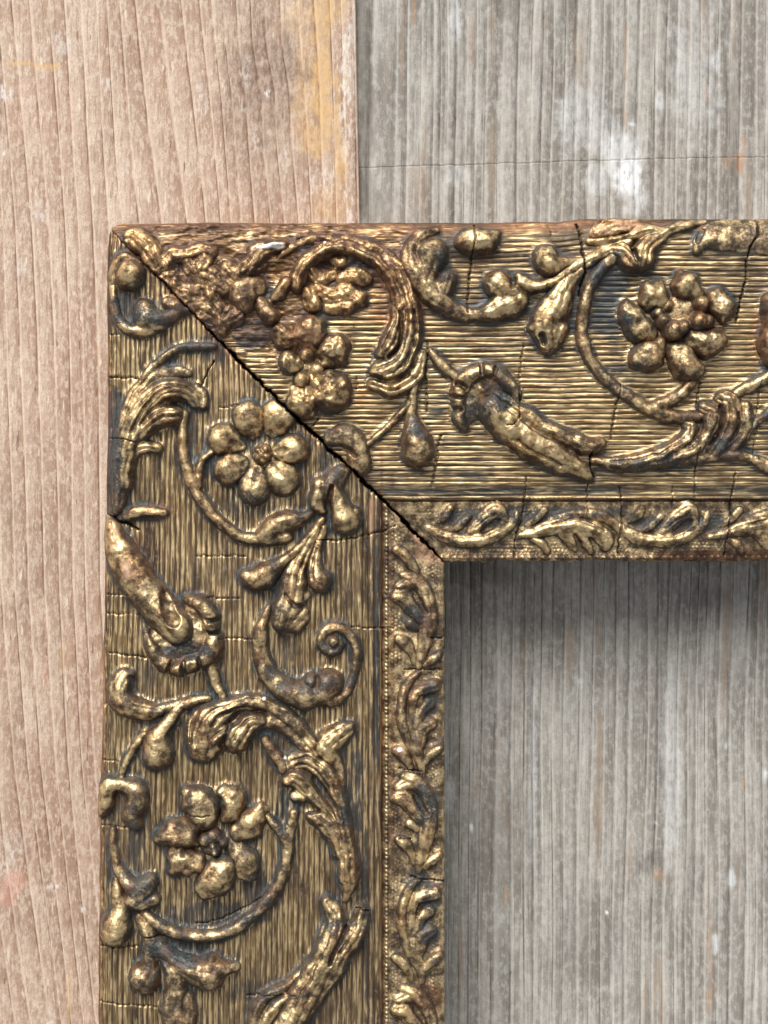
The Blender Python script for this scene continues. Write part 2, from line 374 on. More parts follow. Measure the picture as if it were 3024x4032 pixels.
piece('ruffled_collar', 'L', [
    (a, P('C1', (790, 845, 34), (900, 880, 62, 40), (970, 960, 62, 40), (985, 1060, 64, 40), (1000, 1160, 56, 38), (990, 1270, 74, 42), (900, 1340, 62, 40), (800, 1370, 62, 38), (710, 1400, 62, 38), (600, 1360, 64, 36), (530, 1280, 54, 32), (480, 1200, 46, 26), (455, 1110, 34, 18))),
    (a, P('C1', (860, 950, 90, 18), (900, 1100, 100, 18), (840, 1230, 100, 18), (720, 1290, 100, 18), (600, 1240, 90, 16), (540, 1150, 60, 12))),
    (c, P('C1', (1040, 1000, 24, 20), (960, 1010, 20, 14))), (c, P('C1', (1050, 1110, 24, 20), (960, 1110, 20, 14))), (c, P('C1', (900, 1400, 26, 20), (880, 1320, 20, 14))), (c, P('C1', (770, 1440, 26, 22), (760, 1350, 20, 16))), (c, P('C1', (640, 1430, 26, 20), (660, 1350, 20, 12))),
    (a, P('C1', (985, 1400, 38), (1015, 1490, 36), (1060, 1600, 36), (1090, 1670, 34)))], lump=1.6)
piece('curled_leaf', 'L', [(a, P('C3', (335, 100, 26), (270, 150, 66), (235, 240, 90, 44), (265, 325, 92, 44), (350, 375, 78, 38), (460, 405, 60), (560, 400, 44), (680, 365, 32), (790, 330, 28))), (c, P('C3', (330, 130, 20, 12), (345, 240, 28, 18), (390, 310, 24, 12)))])
piece('drop', 'L', [(a, P('C3', (555, 760, 112, 50), (545, 650, 92, 46), (600, 555, 68), (680, 450, 56), (750, 370, 48), (840, 320, 38), (960, 310, 26))), (c, P('C3', (640, 620, 20, 12), (700, 500, 18, 12), (780, 400, 14, 8)))])
piece('acanthus_leaf', 'L', [
    (a, P('C3', (920, 700, 100, 48), (920, 600, 112, 48), (960, 500, 110, 46), (1030, 430, 84, 40), (1130, 370, 62, 34), (1260, 330, 48, 28), (1400, 350, 46, 26), (1520, 410, 50, 26), (1620, 480, 52, 26), (1720, 580, 50, 26), (1800, 680, 48, 24))),
    (a, P('C3', (1190, 640, 82, 46), (1230, 560, 84, 44), (1310, 490, 66, 38), (1385, 480, 48, 30))), (a, P('C3', (1020, 640, 80, 44), (1080, 590, 60, 40))),
    (a, P('C3', (1170, 690, 50, 30))), (a, P('C3', (1380, 500, 32), (1480, 500, 38), (1570, 540, 42), (1650, 600, 42), (1740, 690, 42), (1830, 780, 42), (1890, 850, 40))),
    (c, P('C3', (870, 420, 18, 14), (830, 540, 20, 16), (830, 660, 18, 14))), (c, P('C3', (1120, 560, 16, 16), (1200, 480, 16, 16), (1300, 420, 16, 14), (1420, 420, 14, 10))), (c, P('C3', (1000, 520, 12, 10), (1060, 440, 14, 12), (1160, 390, 12, 10), (1300, 370, 10, 8))),
    (c, P('C3', (1080, 690, 24, 26), (1100, 620, 16, 14)))], lump=1.4)
piece('stem', 'L', [(a, P('C4', (95, 430, 34), (140, 500, 40), (190, 580, 42), (240, 670, 42)))])
piece('leaf', 'L', [(a, P('C4', (790, 320, 26), (730, 380, 66, 28), (650, 430, 86, 34), (600, 500, 84, 34), (640, 580, 62, 28), (690, 670, 40), (720, 770, 26), (735, 860, 16)))], lump=1.4)
piece('acanthus_leaf', 'L', [
    (a, P('C4', (250, 690, 30, 14), (340, 610, 60, 22), (430, 600, 70, 26), (520, 650, 66, 30), (600, 740, 66, 34), (650, 850, 66, 34), (690, 960, 66, 34), (715, 1080, 62, 34), (735, 1200, 60, 34), (755, 1320, 58, 34), (770, 1450, 60, 36), (775, 1560, 64, 38), (770, 1640, 52, 30), (745, 1750, 22, 12))),
    (a, P('C4', (270, 760, 44, 34), (340, 745, 60, 38), (410, 800, 66, 38), (470, 880, 56, 34), (550, 970, 44, 28), (610, 1040, 40, 24))),
    (a, P('C4', (340, 900, 40, 28), (400, 910, 36, 26))), (a, P('C4', (470, 1060, 36, 24), (540, 1090, 58, 32), (610, 1140, 64, 34), (670, 1240, 56, 34), (710, 1360, 50, 32))),
    (c, P('C4', (490, 760, 26, 24), (560, 850, 34, 28), (640, 960, 30, 22), (700, 1080, 20, 12))), (c, P('C4', (420, 1000, 36, 30), (520, 1010, 26, 20)))], lump=1.2)
piece('side_bloom', 'L', [
    (a, P('C3', (60, 1240, 44, 26), (100, 1150, 74, 36), (120, 1050, 74, 36), (190, 1000, 50, 28), (280, 1010, 52, 28), (365, 1045, 74, 36), (385, 1150, 78, 38), (335, 1240, 72, 36), (385, 1330, 40, 22))),
    (c, P('C3', (240, 1180, 40, 30), (235, 1100, 30, 20)))])
piece('stem', 'L', [(a, P('C3', (238, 1000, 24), (265, 880, 26), (320, 760, 28), (380, 670, 28), (440, 600, 24)))])
piece('scroll_ring', 'L', [
    (a, P('C5', (180, 60, 28), (178, 200, 30), (200, 320, 36), (250, 430, 48), (325, 515, 58, 32), (400, 570, 88, 42), (470, 500, 64, 32), (500, 460, 40, 20))), (a, P('C5', (350, 640, 74, 38), (420, 660, 60, 32), (520, 625, 48, 26))),
    (a, P('C5', (430, 740, 34), (500, 800, 44), (600, 865, 46), (750, 912, 46), (900, 930, 46), (1050, 910, 46), (1200, 850, 46), (1330, 755, 46), (1440, 640, 44), (1530, 510, 44), (1580, 380, 44), (1598, 250, 42), (1610, 120, 42), (1640, 0, 40), (1655, -70, 36))),
    (a, P('C4', (100, 1050, 22), (150, 1100, 34), (215, 1180, 36), (260, 1260, 36), (275, 1340, 38)))])
F2 = blossom('L', [
    P('C3', (780, 1075, 44, 24), (870, 1130, 100, 46), (920, 1180, 104, 48), (930, 1270, 76, 38)), P('C3', (1090, 1070, 46, 24), (1160, 1140, 80, 38), (1140, 1250, 72, 34)),
    P('C3', (1380, 1215, 44, 22), (1320, 1310, 92, 42), (1200, 1390, 60, 28)), P('C3', (575, 1425, 40, 24), (680, 1400, 92, 48), (780, 1400, 100, 48), (830, 1460, 52, 26)),
    P('C5', (700, 260, 70, 30), (770, 330, 92, 42), (880, 330, 66, 32)), P('C5', (920, 530, 62, 30), (1030, 455, 116, 50), (1090, 390, 100, 44), (1080, 330, 60, 26)), P('C5', (1180, 210, 60, 26), (1255, 300, 88, 42), (1280, 400, 70, 36))],
    P('C5', (1000, 110, 60, 30), (940, 140, 56, 28), (1085, 165, 34, 38), (1020, 235, 38, 34), (1000, 190, 30, 30), (1050, 130, 30, 26), (990, 170, 90, 16)), 1.6)
piece('drop', 'L', [(a, P('C5', (200, 470, 24), (215, 600, 48), (235, 720, 72), (205, 840, 112, 50), (190, 890, 112, 50)))])
piece('leaf_spray', 'L', [
    (a, P('C5', (400, 770, 36), (450, 860, 56), (495, 980, 64), (495, 1080, 56), (485, 1180, 60), (440, 1265, 110, 46))),
    (a, P('C5', (530, 960, 44), (610, 1060, 62), (720, 1140, 72), (850, 1205, 95, 42), (960, 1230, 118, 48), (1070, 1185, 66, 34), (1190, 1180, 32, 16))), (a, P('C5', (985, 1110, 44, 30))),
    (a, P('C5', (610, 1130, 56), (670, 1260, 76), (690, 1400, 84, 34), (685, 1540, 86, 34), (700, 1680, 88, 34), (740, 1820, 84, 32))), (a, P('C5', (590, 1520, 34), (640, 1560, 44))), (a, P('C5', (800, 1420, 40), (800, 1560, 60), (790, 1700, 60), (800, 1820, 60))),
    (c, P('C5', (560, 1140, 20, 16), (600, 1260, 24, 16), (610, 1380, 20, 10))), (c, P('C5', (530, 1080, 10, 8), (540, 1180, 14, 10)))])
piece('branch', 'L', [
    (a, P('C6', (595, 650, 28, 18), (640, 730, 50, 28), (670, 830, 70, 36), (660, 930, 88, 44), (620, 1050, 100, 50), (550, 1180, 106, 50), (480, 1300, 108, 50), (410, 1430, 110, 50), (340, 1560, 112, 50), (280, 1690, 112, 50), (220, 1820, 110, 48))),
    (a, P('C6', (890, 750, 50, 30), (860, 850, 62, 38), (790, 980, 70, 42), (710, 1120, 66, 40), (640, 1250, 56, 34), (560, 1370, 50, 30), (480, 1490, 50, 30), (400, 1620, 50, 30), (340, 1740, 50, 30))),
    (c, P('C6', (750, 870, 20, 22), (690, 1000, 16, 18), (620, 1150, 14, 14))), (c, P('C6', (520, 1150, 10, 9), (430, 1320, 12, 10), (330, 1500, 12, 9)))], lump=1.5)
piece('leaf_spray', 'L', [
    (a, P('C6', (580, 850, 28, 12), (540, 1000, 34, 14), (470, 1140, 36, 16), (370, 1260, 36, 18), (270, 1340, 38, 20), (140, 1395, 40, 22), (60, 1480, 48, 26), (20, 1600, 52, 28), (0, 1740, 50, 26))),
    (a, P('C6', (270, 1430, 40, 24), (180, 1510, 54, 30), (110, 1600, 62, 32), (70, 1720, 62, 32)))])

# ---- top rail ornaments
piece('broken_ornament', 'T', [
    (a, P('A1', (240, 270, 48, 24), (310, 310, 62, 32), (390, 370, 60, 30), (440, 460, 62, 30), (475, 530, 50, 26))), (a, P('A1', (540, 510, 52, 26), (590, 440, 52, 26), (690, 430, 46, 24), (790, 400, 46, 24), (900, 400, 38, 20))),
    (a, P('A1', (850, 460, 40, 24), (815, 540, 62, 32), (790, 610, 46, 22)))], lump=2.8)
piece('broken_ornament', 'T', [(a, P('A1', (560, 620, 100, 16), (690, 740, 110, 18), (830, 830, 100, 20), (950, 920, 70, 24), (985, 1050, 36, 20))), (a, P('A1', (850, 680, 60, 20), (900, 780, 60, 20))), (a, P('A1', (1090, 920, 60, 24), (1010, 980, 50, 20)))], lump=3.8)
piece('broken_leaf', 'T', [(a, P('A1', (1480, 360, 40, 28), (1380, 370, 50, 32), (1290, 410, 66, 34), (1260, 490, 70, 32), (1180, 560, 66, 28))), (c, P('A1', (1380, 440, 20, 14), (1280, 540, 20, 14)))], lump=3.2)
piece('berry', 'T', [(a, P('A1', (1250, 690, 80, 26), (1170, 740, 112, 42), (1180, 800, 90, 38)))], lump=1.8)
piece('bud', 'T', [(a, P('A1', (1290, 790, 34, 20), (1330, 850, 56, 32), (1385, 930, 68, 40))), (a, P('A1', (1500, 660, 50, 30), (1460, 740, 54, 30), (1410, 790, 36, 20)))], lump=1.4)
piece('arched_leaf', 'T', [
    (a, P('A2', (150, 680, 52, 38), (160, 600, 56, 40), (230, 490, 58, 42), (330, 420, 58, 42), (430, 370, 54, 38), (540, 375, 50, 34), (650, 405, 50, 34), (760, 465, 50, 34), (860, 555, 50, 34), (930, 655, 48, 34), (968, 760, 44, 32), (975, 880, 36, 26))),
    (a, P('A2', (880, 440, 50, 14), (970, 560, 66, 22), (1030, 700, 66, 28), (1060, 850, 70, 34), (1070, 1000, 72, 38), (1060, 1140, 76, 42), (1020, 1270, 80, 44), (950, 1350, 84, 44), (860, 1390, 90, 44), (800, 1400, 60, 34))),
    (a, P('A2', (990, 880, 60, 34), (960, 1040, 70, 38), (900, 1150, 66, 38), (860, 1220, 60, 34))), (a, P('A2', (1170, 1220, 32, 14), (1120, 1380, 56, 24), (1020, 1480, 66, 30), (900, 1510, 70, 32), (770, 1480, 46, 24))),
    (c, P('A2', (985, 900, 14, 14), (1000, 1050, 16, 18), (970, 1180, 16, 18), (900, 1260, 14, 12))), (c, P('A2', (1090, 900, 12, 8), (1110, 1050, 12, 12), (1090, 1200, 12, 12), (1030, 1340, 12, 10))), (c, P('A2', (700, 1400, 20, 14), (820, 1450, 22, 22), (960, 1440, 16, 14), (1060, 1380, 12, 8)))], lump=1.6)
piece('leaf_rim', 'T', [(a, P('A2', (0, 450, 30, 12), (120, 360, 34, 16), (280, 300, 34, 14), (450, 290, 32, 12), (620, 320, 34, 14), (760, 370, 34, 14), (860, 430, 30, 12)))], lump=2.8)
piece('broken_leaf', 'T', [(a, P('A2', (420, 600, 40, 16), (340, 640, 50, 20), (270, 580, 50, 22))), (a, P('A2', (250, 740, 46, 26), (270, 830, 56, 28))), (a, P('A2', (490, 480, 50, 16)))], lump=3.2)
F3 = flower('T', [(1225, 1322, 56, 50), (1308, 1390, 56, 44), (1296, 1538, 70, 50, .3), (1190, 1585, 52, 40), (1152, 1432, 44, 40), (1130, 1330, 44, 34)], (1205, 1455),
            [(1211, 1403, 30, 36), (1190, 1500, 30, 34), (1250, 1460, 30, 26)], 4.0, 1.0, .3)
piece('broken_ornament', 'T', [(a, P('A1', (700, 480, 40, 20), (760, 560, 60, 26), (900, 620, 70, 30), (1020, 700, 60, 26))), (a, P('A1', (1000, 520, 50, 20), (1090, 600, 60, 24)))], lump=2.8)
piece('broken_ornament', 'T', [(a, P('A2', (330, 700, 40, 18), (420, 760, 56, 24), (560, 740, 50, 20), (660, 790, 44, 18))), (a, P('A2', (520, 620, 40, 18), (620, 600, 50, 22), (700, 640, 40, 16))), (a, P('A2', (420, 850, 40, 16), (560, 860, 46, 18)))], lump=2.8)
piece('calyx', 'T', [(a, P('B2', (640, 470, 60, 20), (740, 440, 84, 28), (820, 500, 84, 32), (850, 590, 80, 34), (860, 680, 74, 32), (800, 740, 50, 20))), (c, P('B2', (700, 600, 26, 14), (780, 570, 26, 18), (830, 610, 20, 14)))], lump=1.2)
piece('stem', 'T', [(a, P('B2', (915, 530, 24), (1040, 425, 26), (1150, 320, 26), (1240, 220, 26), (1300, 130, 28)))])
piece('pendant_drop', 'T', [(a, P('B2', (1320, 20, 26), (1290, 160, 34), (1290, 300, 44), (1305, 410, 74, 36), (1325, 510, 108, 48), (1335, 580, 112, 50)))], lump=1.2)
piece('curled_leaf', 'T', [
    (a, P('A2', (1290, 215, 22), (1190, 240, 42), (1105, 310, 50), (1070, 420, 60), (1095, 520, 78, 36), (1155, 620, 84, 40), (1220, 720, 82, 42), (1300, 800, 74, 40), (1400, 865, 56), (1500, 905, 46), (1600, 915, 44), (1700, 900, 60, 34), (1800, 850, 90, 42), (1880, 830, 88, 42), (1960, 790, 60, 34))),
    (a, P('A2', (1250, 425, 108, 50), (1235, 520, 74, 42), (1200, 600, 70, 40))), (a, P('A2', (1365, 640, 62, 40), (1330, 730, 66, 38))), (a, P('A3', (530, 670, 92, 48), (590, 720, 84, 46), (650, 760, 66, 40))),
    (a, P('A3', (700, 610, 28, 20), (740, 670, 58, 32), (850, 690, 44, 28), (950, 665, 42, 26), (1050, 615, 46, 26), (1150, 545, 42, 24), (1250, 480, 38), (1350, 430, 38), (1450, 370, 38), (1600, 330, 34))),
    (c, P('A3', (660, 640, 26, 26), (650, 700, 20, 16)))], lump=1.3)
piece('bud', 'T', [(a, P('A3', (255, 320, 66, 34), (330, 310, 108, 46), (430, 315, 92, 46), (490, 270, 50, 30), (540, 240, 20, 12)))])
piece('bud', 'T', [(a, P('A3', (925, 450, 92, 44), (950, 510, 90, 44), (1050, 505, 56, 30), (1180, 490, 32), (1280, 462, 30), (1390, 420, 26)))])
piece('hanging_leaf', 'T', [(a, P('A3', (1210, 570, 38), (1120, 640, 58), (1060, 740, 86, 36), (1010, 850, 108, 44), (950, 950, 118, 48), (930, 1040, 108, 46), (950, 1130, 88, 42), (940, 1200, 48, 26))), (a, P('A3', (1050, 1030, 56, 34), (1020, 1110, 56, 34))), (a, P('A3', (830, 1030, 42, 26))), (c, P('A3', (880, 1090, 26, 16), (905, 1150, 22, 14)))], lump=1.5)
piece('scroll_ring', 'T', [
    (a, P('A3', (1480, 440, 44), (1370, 550, 44), (1290, 680, 44), (1243, 820, 44), (1222, 960, 44), (1226, 1100, 44), (1262, 1230, 44), (1335, 1340, 44), (1430, 1450, 44), (1540, 1540, 44), (1650, 1615, 44), (1780, 1690, 48), (1910, 1735, 50), (2040, 1750, 48), (2150, 1740, 42), (2250, 1730, 34))),
    (a, P('B4', (660, 220, 50), (780, 180, 50), (880, 110, 46), (960, 20, 40), (1010, -50, 34)))])
F4 = blossom('T', [
    P('A4', (560, 900, 56, 26), (630, 830, 96, 42), (690, 900, 70, 30)), P('A4', (370, 945, 48, 26), (420, 1040, 92, 46), (490, 1150, 100, 46), (590, 1190, 60, 24)),
    P('A4', (500, 1390, 80, 38), (590, 1370, 112, 48), (680, 1290, 60, 26)), P('A4', (850, 1370, 84, 40), (900, 1470, 102, 50), (980, 1510, 74, 40)),
    P('A4', (970, 1250, 72, 36), (1080, 1280, 98, 46), (1180, 1240, 84, 40)), P('A4', (1170, 870, 76, 36), (1225, 950, 92, 44), (1220, 1030, 56, 28)),
    P('A4', (870, 660, 40, 26), (915, 750, 100, 52), (960, 800, 80, 44), (1010, 850, 50, 26))],
    P('A4', (700, 1080, 64, 40), (790, 1160, 86, 52), (870, 1130, 66, 44), (1010, 1080, 84, 52), (1090, 1080, 60, 40), (1030, 920, 76, 44), (650, 1000, 52, 30), (740, 940, 60, 26), (880, 1000, 150, 20)), 1.6)
piece('acanthus_leaf', 'T', [
    (a, P('A4', (1100, 165, 18), (950, 185, 36), (800, 230, 46), (700, 290, 54), (610, 350, 62), (540, 430, 74, 42), (520, 530, 76, 44))), (a, P('A4', (400, 530, 84, 46), (320, 450, 70, 38), (230, 420, 46), (120, 480, 40), (20, 560, 36))), (a, P('A4', (700, 260, 40), (560, 240, 50), (470, 280, 46), (330, 330, 40), (180, 350, 36), (40, 350, 30))),
    (c, P('A4', (440, 450, 24, 22), (450, 530, 24, 22)))], lump=1.6)
piece('leaf_plate', 'T', [(a, P('A4', (1000, 430, 34, 14), (1080, 330, 80, 12), (1220, 290, 120, 14), (1400, 280, 150, 14), (1600, 280, 160, 14), (1800, 300, 180, 14), (1960, 320, 180, 14))), (c, P('A4', (1060, 260, 26, 12), (1020, 350, 26, 12)))], lump=1.0)
piece('broken_leaf', 'T', [(a, P('A4', (120, 260, 60, 14), (230, 200, 86, 22), (340, 170, 90, 26), (420, 160, 60, 20)))], lump=3.2)
piece('trumpet_bloom', 'T', [
    (a, P('B3', (480, 235, 104, 54), (600, 340, 116, 56), (720, 430, 120, 56), (850, 520, 120, 54), (980, 600, 110, 50), (1100, 660, 98, 44), (1210, 720, 70, 34), (1290, 790, 30, 14))),
    (a, P('B3', (520, 110, 40, 34), (640, 190, 54, 38), (780, 300, 64, 40), (900, 380, 66, 40), (1040, 440, 66, 38), (1180, 490, 66, 36), (1290, 530, 66, 36), (1370, 510, 38, 24))),
    (c, P('B3', (590, 230, 10, 7), (760, 350, 12, 8), (950, 470, 12, 8), (1120, 570, 14, 12), (1240, 640, 28, 18))), (c, P('B3', (640, 470, 10, 8), (850, 590, 12, 9), (1050, 700, 12, 8)))], lump=1.6)
piece('ruffled_collar', 'T', [
    (a, P('B3', (270, 380, 34, 20), (225, 300, 54, 34), (225, 190, 50, 34), (225, 90, 58, 36), (260, 0, 62, 38), (340, -60, 58, 36), (440, -90, 56, 36), (550, -50, 60, 36), (620, 30, 60, 34), (670, 110, 50, 28), (700, 190, 30, 16))),
    (a, P('B3', (300, 250, 90, 16), (320, 130, 100, 16), (420, 40, 100, 16), (530, 60, 80, 16))),
    (c, P('B3', (170, 240, 26, 22), (240, 240, 20, 14))), (c, P('B3', (170, 130, 26, 22), (240, 140, 20, 14))), (c, P('B3', (210, 30, 24, 20), (270, 60, 20, 14))), (c, P('B3', (400, -130, 26, 24), (400, -60, 20, 16))), (c, P('B3', (520, -110, 24, 20), (500, -40, 20, 12)))], lump=1.6)
piece('stem', 'T', [(a, P('A3', (-20, 1210, 30), (50, 1290, 38), (130, 1365, 40), (210, 1430, 34)))])
piece('acanthus_leaf', 'T', [
    (a, P('B4', (70, 710, 26), (200, 735, 42), (350, 750, 54, 28), (500, 730, 64, 32), (640, 690, 66, 34), (760, 630, 66, 36), (860, 570, 62, 36), (930, 490, 56, 34), (960, 410, 46, 28), (910, 390, 36, 22))),
    (a, P('B4', (700, 720, 50, 26), (850, 680, 56, 30), (980, 620, 62, 34), (1070, 520, 66, 36), (1120, 400, 70, 38), (1150, 300, 68, 38), (1080, 250, 54, 30), (1040, 240, 34, 20))),
    (a, P('B4', (1180, 640, 60, 26), (1260, 530, 66, 32), (1310, 400, 76, 38), (1320, 280, 84, 40), (1300, 190, 76, 36), (1230, 160, 54, 26))), (a, P('B4', (1330, 610, 50, 20), (1410, 500, 62, 28), (1450, 370, 60, 30), (1440, 240, 46, 24))),
    (a, P('B4', (900, 720, 40), (1050, 700, 42), (1200, 680, 38), (1400, 680, 38), (1580, 730, 42), (1720, 800, 44), (1900, 880, 44))),
    (c, P('B4', (1010, 330, 40, 30), (1050, 420, 30, 22), (1010, 520, 18, 12))), (c, P('B4', (1210, 250, 18, 20), (1220, 380, 20, 18), (1160, 520, 18, 14), (1060, 620, 12, 8))), (c, P('B4', (1380, 300, 14, 14), (1370, 420, 18, 16), (1310, 540, 16, 12)))], lump=1.5)
piece('stem', 'T', [(a, P('B4', (1330, 140, 40), (1450, 75, 46), (1580, 10, 50), (1700, -60, 50), (1900, -170, 50)))])
piece('stem', 'T', [(a, P('B4', (1500, 410, 30), (1600, 335, 36), (1700, 260, 40), (1850, 160, 40)))])
piece('drop', 'T', [(a, P('A4', (1690, 900, 90, 46), (1700, 1020, 100, 50), (1720, 1160, 90, 46), (1690, 1280, 120, 50), (1720, 1380, 100, 48)))], lump=1.6)

# ---- sight edge leaves, side rail
def edgeA(dy):
    q = lambda pts: shift(pts, 0, dy)
    piece('edge_leaf', 'L', [
        (a, q(P('C4', (1225, 755, 36, 20), (1310, 790, 60, 28), (1385, 870, 58, 30), (1430, 980, 54, 28), (1440, 1080, 60, 28), (1420, 1200, 66, 26), (1395, 1330, 48, 22), (1365, 1450, 42, 18), (1345, 1540, 26, 10)))),
        (a, q(P('C4', (1165, 930, 52, 28), (1235, 940, 66, 32), (1290, 1010, 60, 30), (1370, 1110, 56, 26)))), (a, q(P('C4', (1190, 850, 50, 22), (1250, 820, 60, 24)))),
        (c, q(P('C4', (1320, 930, 24, 24), (1360, 990, 28, 26), (1410, 1060, 22, 20))))], lump=.9)
    piece('edge_knob', 'L', [(a, q(P('C4', (1275, 1150, 38, 22), (1330, 1190, 34, 18))))], lump=.5)
    piece('edge_drop', 'L', [(a, q(P('C4', (1180, 1275, 34, 18), (1235, 1315, 50, 26), (1285, 1390, 32, 18), (1310, 1480, 20, 10))))], lump=.6)
    piece('edge_drop', 'L', [(a, q(P('C4', (1515, 1410, 34, 18), (1455, 1455, 40, 22), (1400, 1500, 28, 14))))], lump=.6)
def edgeB(dy):
    q = lambda pts: shift(pts, 0, dy)
    piece('edge_leaf', 'L', [
        (a, q(P('C6', (1350, 510, 26, 14), (1270, 585, 36, 22), (1222, 700, 40, 26), (1212, 820, 46, 28), (1232, 940, 50, 28), (1275, 1060, 52, 26), (1330, 1170, 48, 22), (1368, 1260, 36, 16), (1380, 1360, 22, 10)))),
        (a, q(P('C6', (1480, 620, 52, 26), (1400, 640, 52, 28), (1320, 695, 44, 26), (1290, 800, 42, 24), (1280, 920, 42, 22)))), (a, q(P('C6', (1430, 760, 48, 24), (1370, 830, 44, 24), (1330, 940, 50, 24)))),
        (a, q(P('C6', (1440, 930, 50, 26), (1370, 980, 66, 28), (1350, 1080, 56, 24)))), (c, q(P('C6', (1380, 710, 22, 22), (1340, 780, 20, 18)))), (c, q(P('C6', (1250, 720, 8, 8), (1250, 880, 10, 9), (1290, 1040, 10, 8))))], lump=.9)
    piece('edge_drop', 'L', [(a, q(P('C6', (1160, 1150, 38, 20), (1220, 1195, 48, 26), (1270, 1270, 30, 16), (1295, 1340, 18, 9))))], lump=.6)
    piece('edge_drop', 'L', [(a, q(P('C6', (1525, 1135, 34, 18), (1450, 1185, 42, 22), (1400, 1250, 28, 14))))], lump=.6)
for dy in (-797, 0, 845): edgeA(dy)
for dy in (-823, 0): edgeB(dy)
piece('edge_drop', 'L', [(a, P('C2', (1250, 345, 40, 20), (1310, 385, 44, 24), (1370, 460, 40, 20), (1430, 560, 26, 12)))], lump=.6)

def edgeTA(dx):
    q = lambda pts: shift(pts, dx, 0)
    piece('edge_leaf', 'T', [
        (a, q(P('B3', (-20, 1200, 30, 14), (100, 1270, 48, 22), (250, 1305, 52, 26), (400, 1300, 56, 28), (520, 1265, 50, 26), (620, 1205, 40, 22), (685, 1140, 30, 16), (700, 1080, 20, 10)))),
        (a, q(P('B3', (330, 1240, 44, 22), (390, 1160, 58, 28), (460, 1095, 62, 30), (530, 1050, 58, 28), (580, 1100, 44, 26), (585, 1180, 42, 24), (530, 1250, 40, 22)))),
        (c, q(P('B3', (420, 1240, 18, 16), (490, 1190, 22, 20), (560, 1140, 18, 14)))), (c, q(P('B3', (360, 1200, 8, 7), (440, 1130, 10, 8), (530, 1090, 8, 6))))], lump=.9)
    piece('edge_drop', 'T', [(a, q(P('B3', (155, 1045, 30, 16), (120, 1100, 36, 20), (60, 1150, 22, 10))))], lump=.6)
    piece('edge_drop', 'T', [(a, q(P('B3', (310, 1105, 26, 14), (240, 1180, 34, 18), (170, 1225, 24, 12))))], lump=.6)
def edgeTB(dx):
    q = lambda pts: shift(pts, dx, 0)
    piece('edge_leaf', 'T', [
        (a, q(P('B3', (690, 1275, 22, 10), (830, 1245, 44, 22), (970, 1200, 64, 28), (1100, 1175, 76, 32), (1230, 1185, 78, 32), (1350, 1230, 72, 30), (1440, 1300, 62, 28), (1440, 1340, 50, 26)))),
        (a, q(P('B3', (980, 1130, 24, 12), (1130, 1095, 36, 20), (1280, 1085, 40, 22), (1410, 1110, 42, 22), (1495, 1160, 38, 20), (1545, 1220, 24, 12)))),
        (a, q(P('B3', (1090, 1240, 50, 24), (1160, 1330, 44, 22), (1180, 1370, 24, 14)))), (a, q(P('B3', (1230, 1260, 50, 26), (1290, 1340, 44, 22), (1315, 1400, 24, 14)))),
        (c, q(P('B3', (1000, 1170, 8, 7), (1150, 1130, 12, 10), (1300, 1140, 12, 10), (1420, 1220, 12, 10)))), (c, q(P('B3', (1220, 1330, 26, 20), (1180, 1260, 14, 10)))), (c, q(P('B3', (1360, 1370, 26, 20), (1310, 1290, 14, 10))))], lump=.9)
    piece('edge_drop', 'T', [(a, q(P('B3', (840, 1295, 24, 12), (910, 1330, 36, 20), (960, 1395, 26, 14))))], lump=.6)
    piece('edge_drop', 'T', [(a, q(P('B3', (780, 1180, 18, 8), (860, 1130, 32, 18), (925, 1060, 34, 18))))], lump=.6)
for dx in (0, 761, 1522): edgeTA(dx)
for dx in (0, 775): edgeTB(dx)

# ------------------------------------------------------------------ coarse ornament map (aprons round the ornaments)
OS = 6.0
OX0, OY0 = 300.0, 780.0
ON = (int((4500 - OY0) / OS), int((3500 - OX0) / OS))
OM = {'L': np.zeros(ON), 'T': np.zeros(ON)}
for p in PIECES:
    m = p['H'] > 1
    i = ((p['X'][m] - OX0) / OS).astype(int); j = ((p['Y'][m] - OY0) / OS).astype(int)
    ok = (i >= 0) & (i < ON[1]) & (j >= 0) & (j < ON[0])
    OM[p['side']][j[ok], i[ok]] = 1
APR = {k: blur(v, 5) for k, v in OM.items()}
APW = {k: blur(v, 22) for k, v in OM.items()}

def samp(A, x, y):
    gx = np.clip((x - OX0) / OS, 0, A.shape[1] - 1.01); gy = np.clip((y - OY0) / OS, 0, A.shape[0] - 1.01)
    i = gx.astype(int); j = gy.astype(int); fx = gx - i; fy = gy - j
    return (A[j, i] * (1 - fx) + A[j, i + 1] * fx) * (1 - fy) + (A[j + 1, i] * (1 - fx) + A[j + 1, i + 1] * fx) * fy

# ------------------------------------------------------------------ materials
def newmat(name):
    m = bpy.data.materials.new(name); m.use_nodes = True
    m.node_tree.nodes.clear()
    return m, m.node_tree

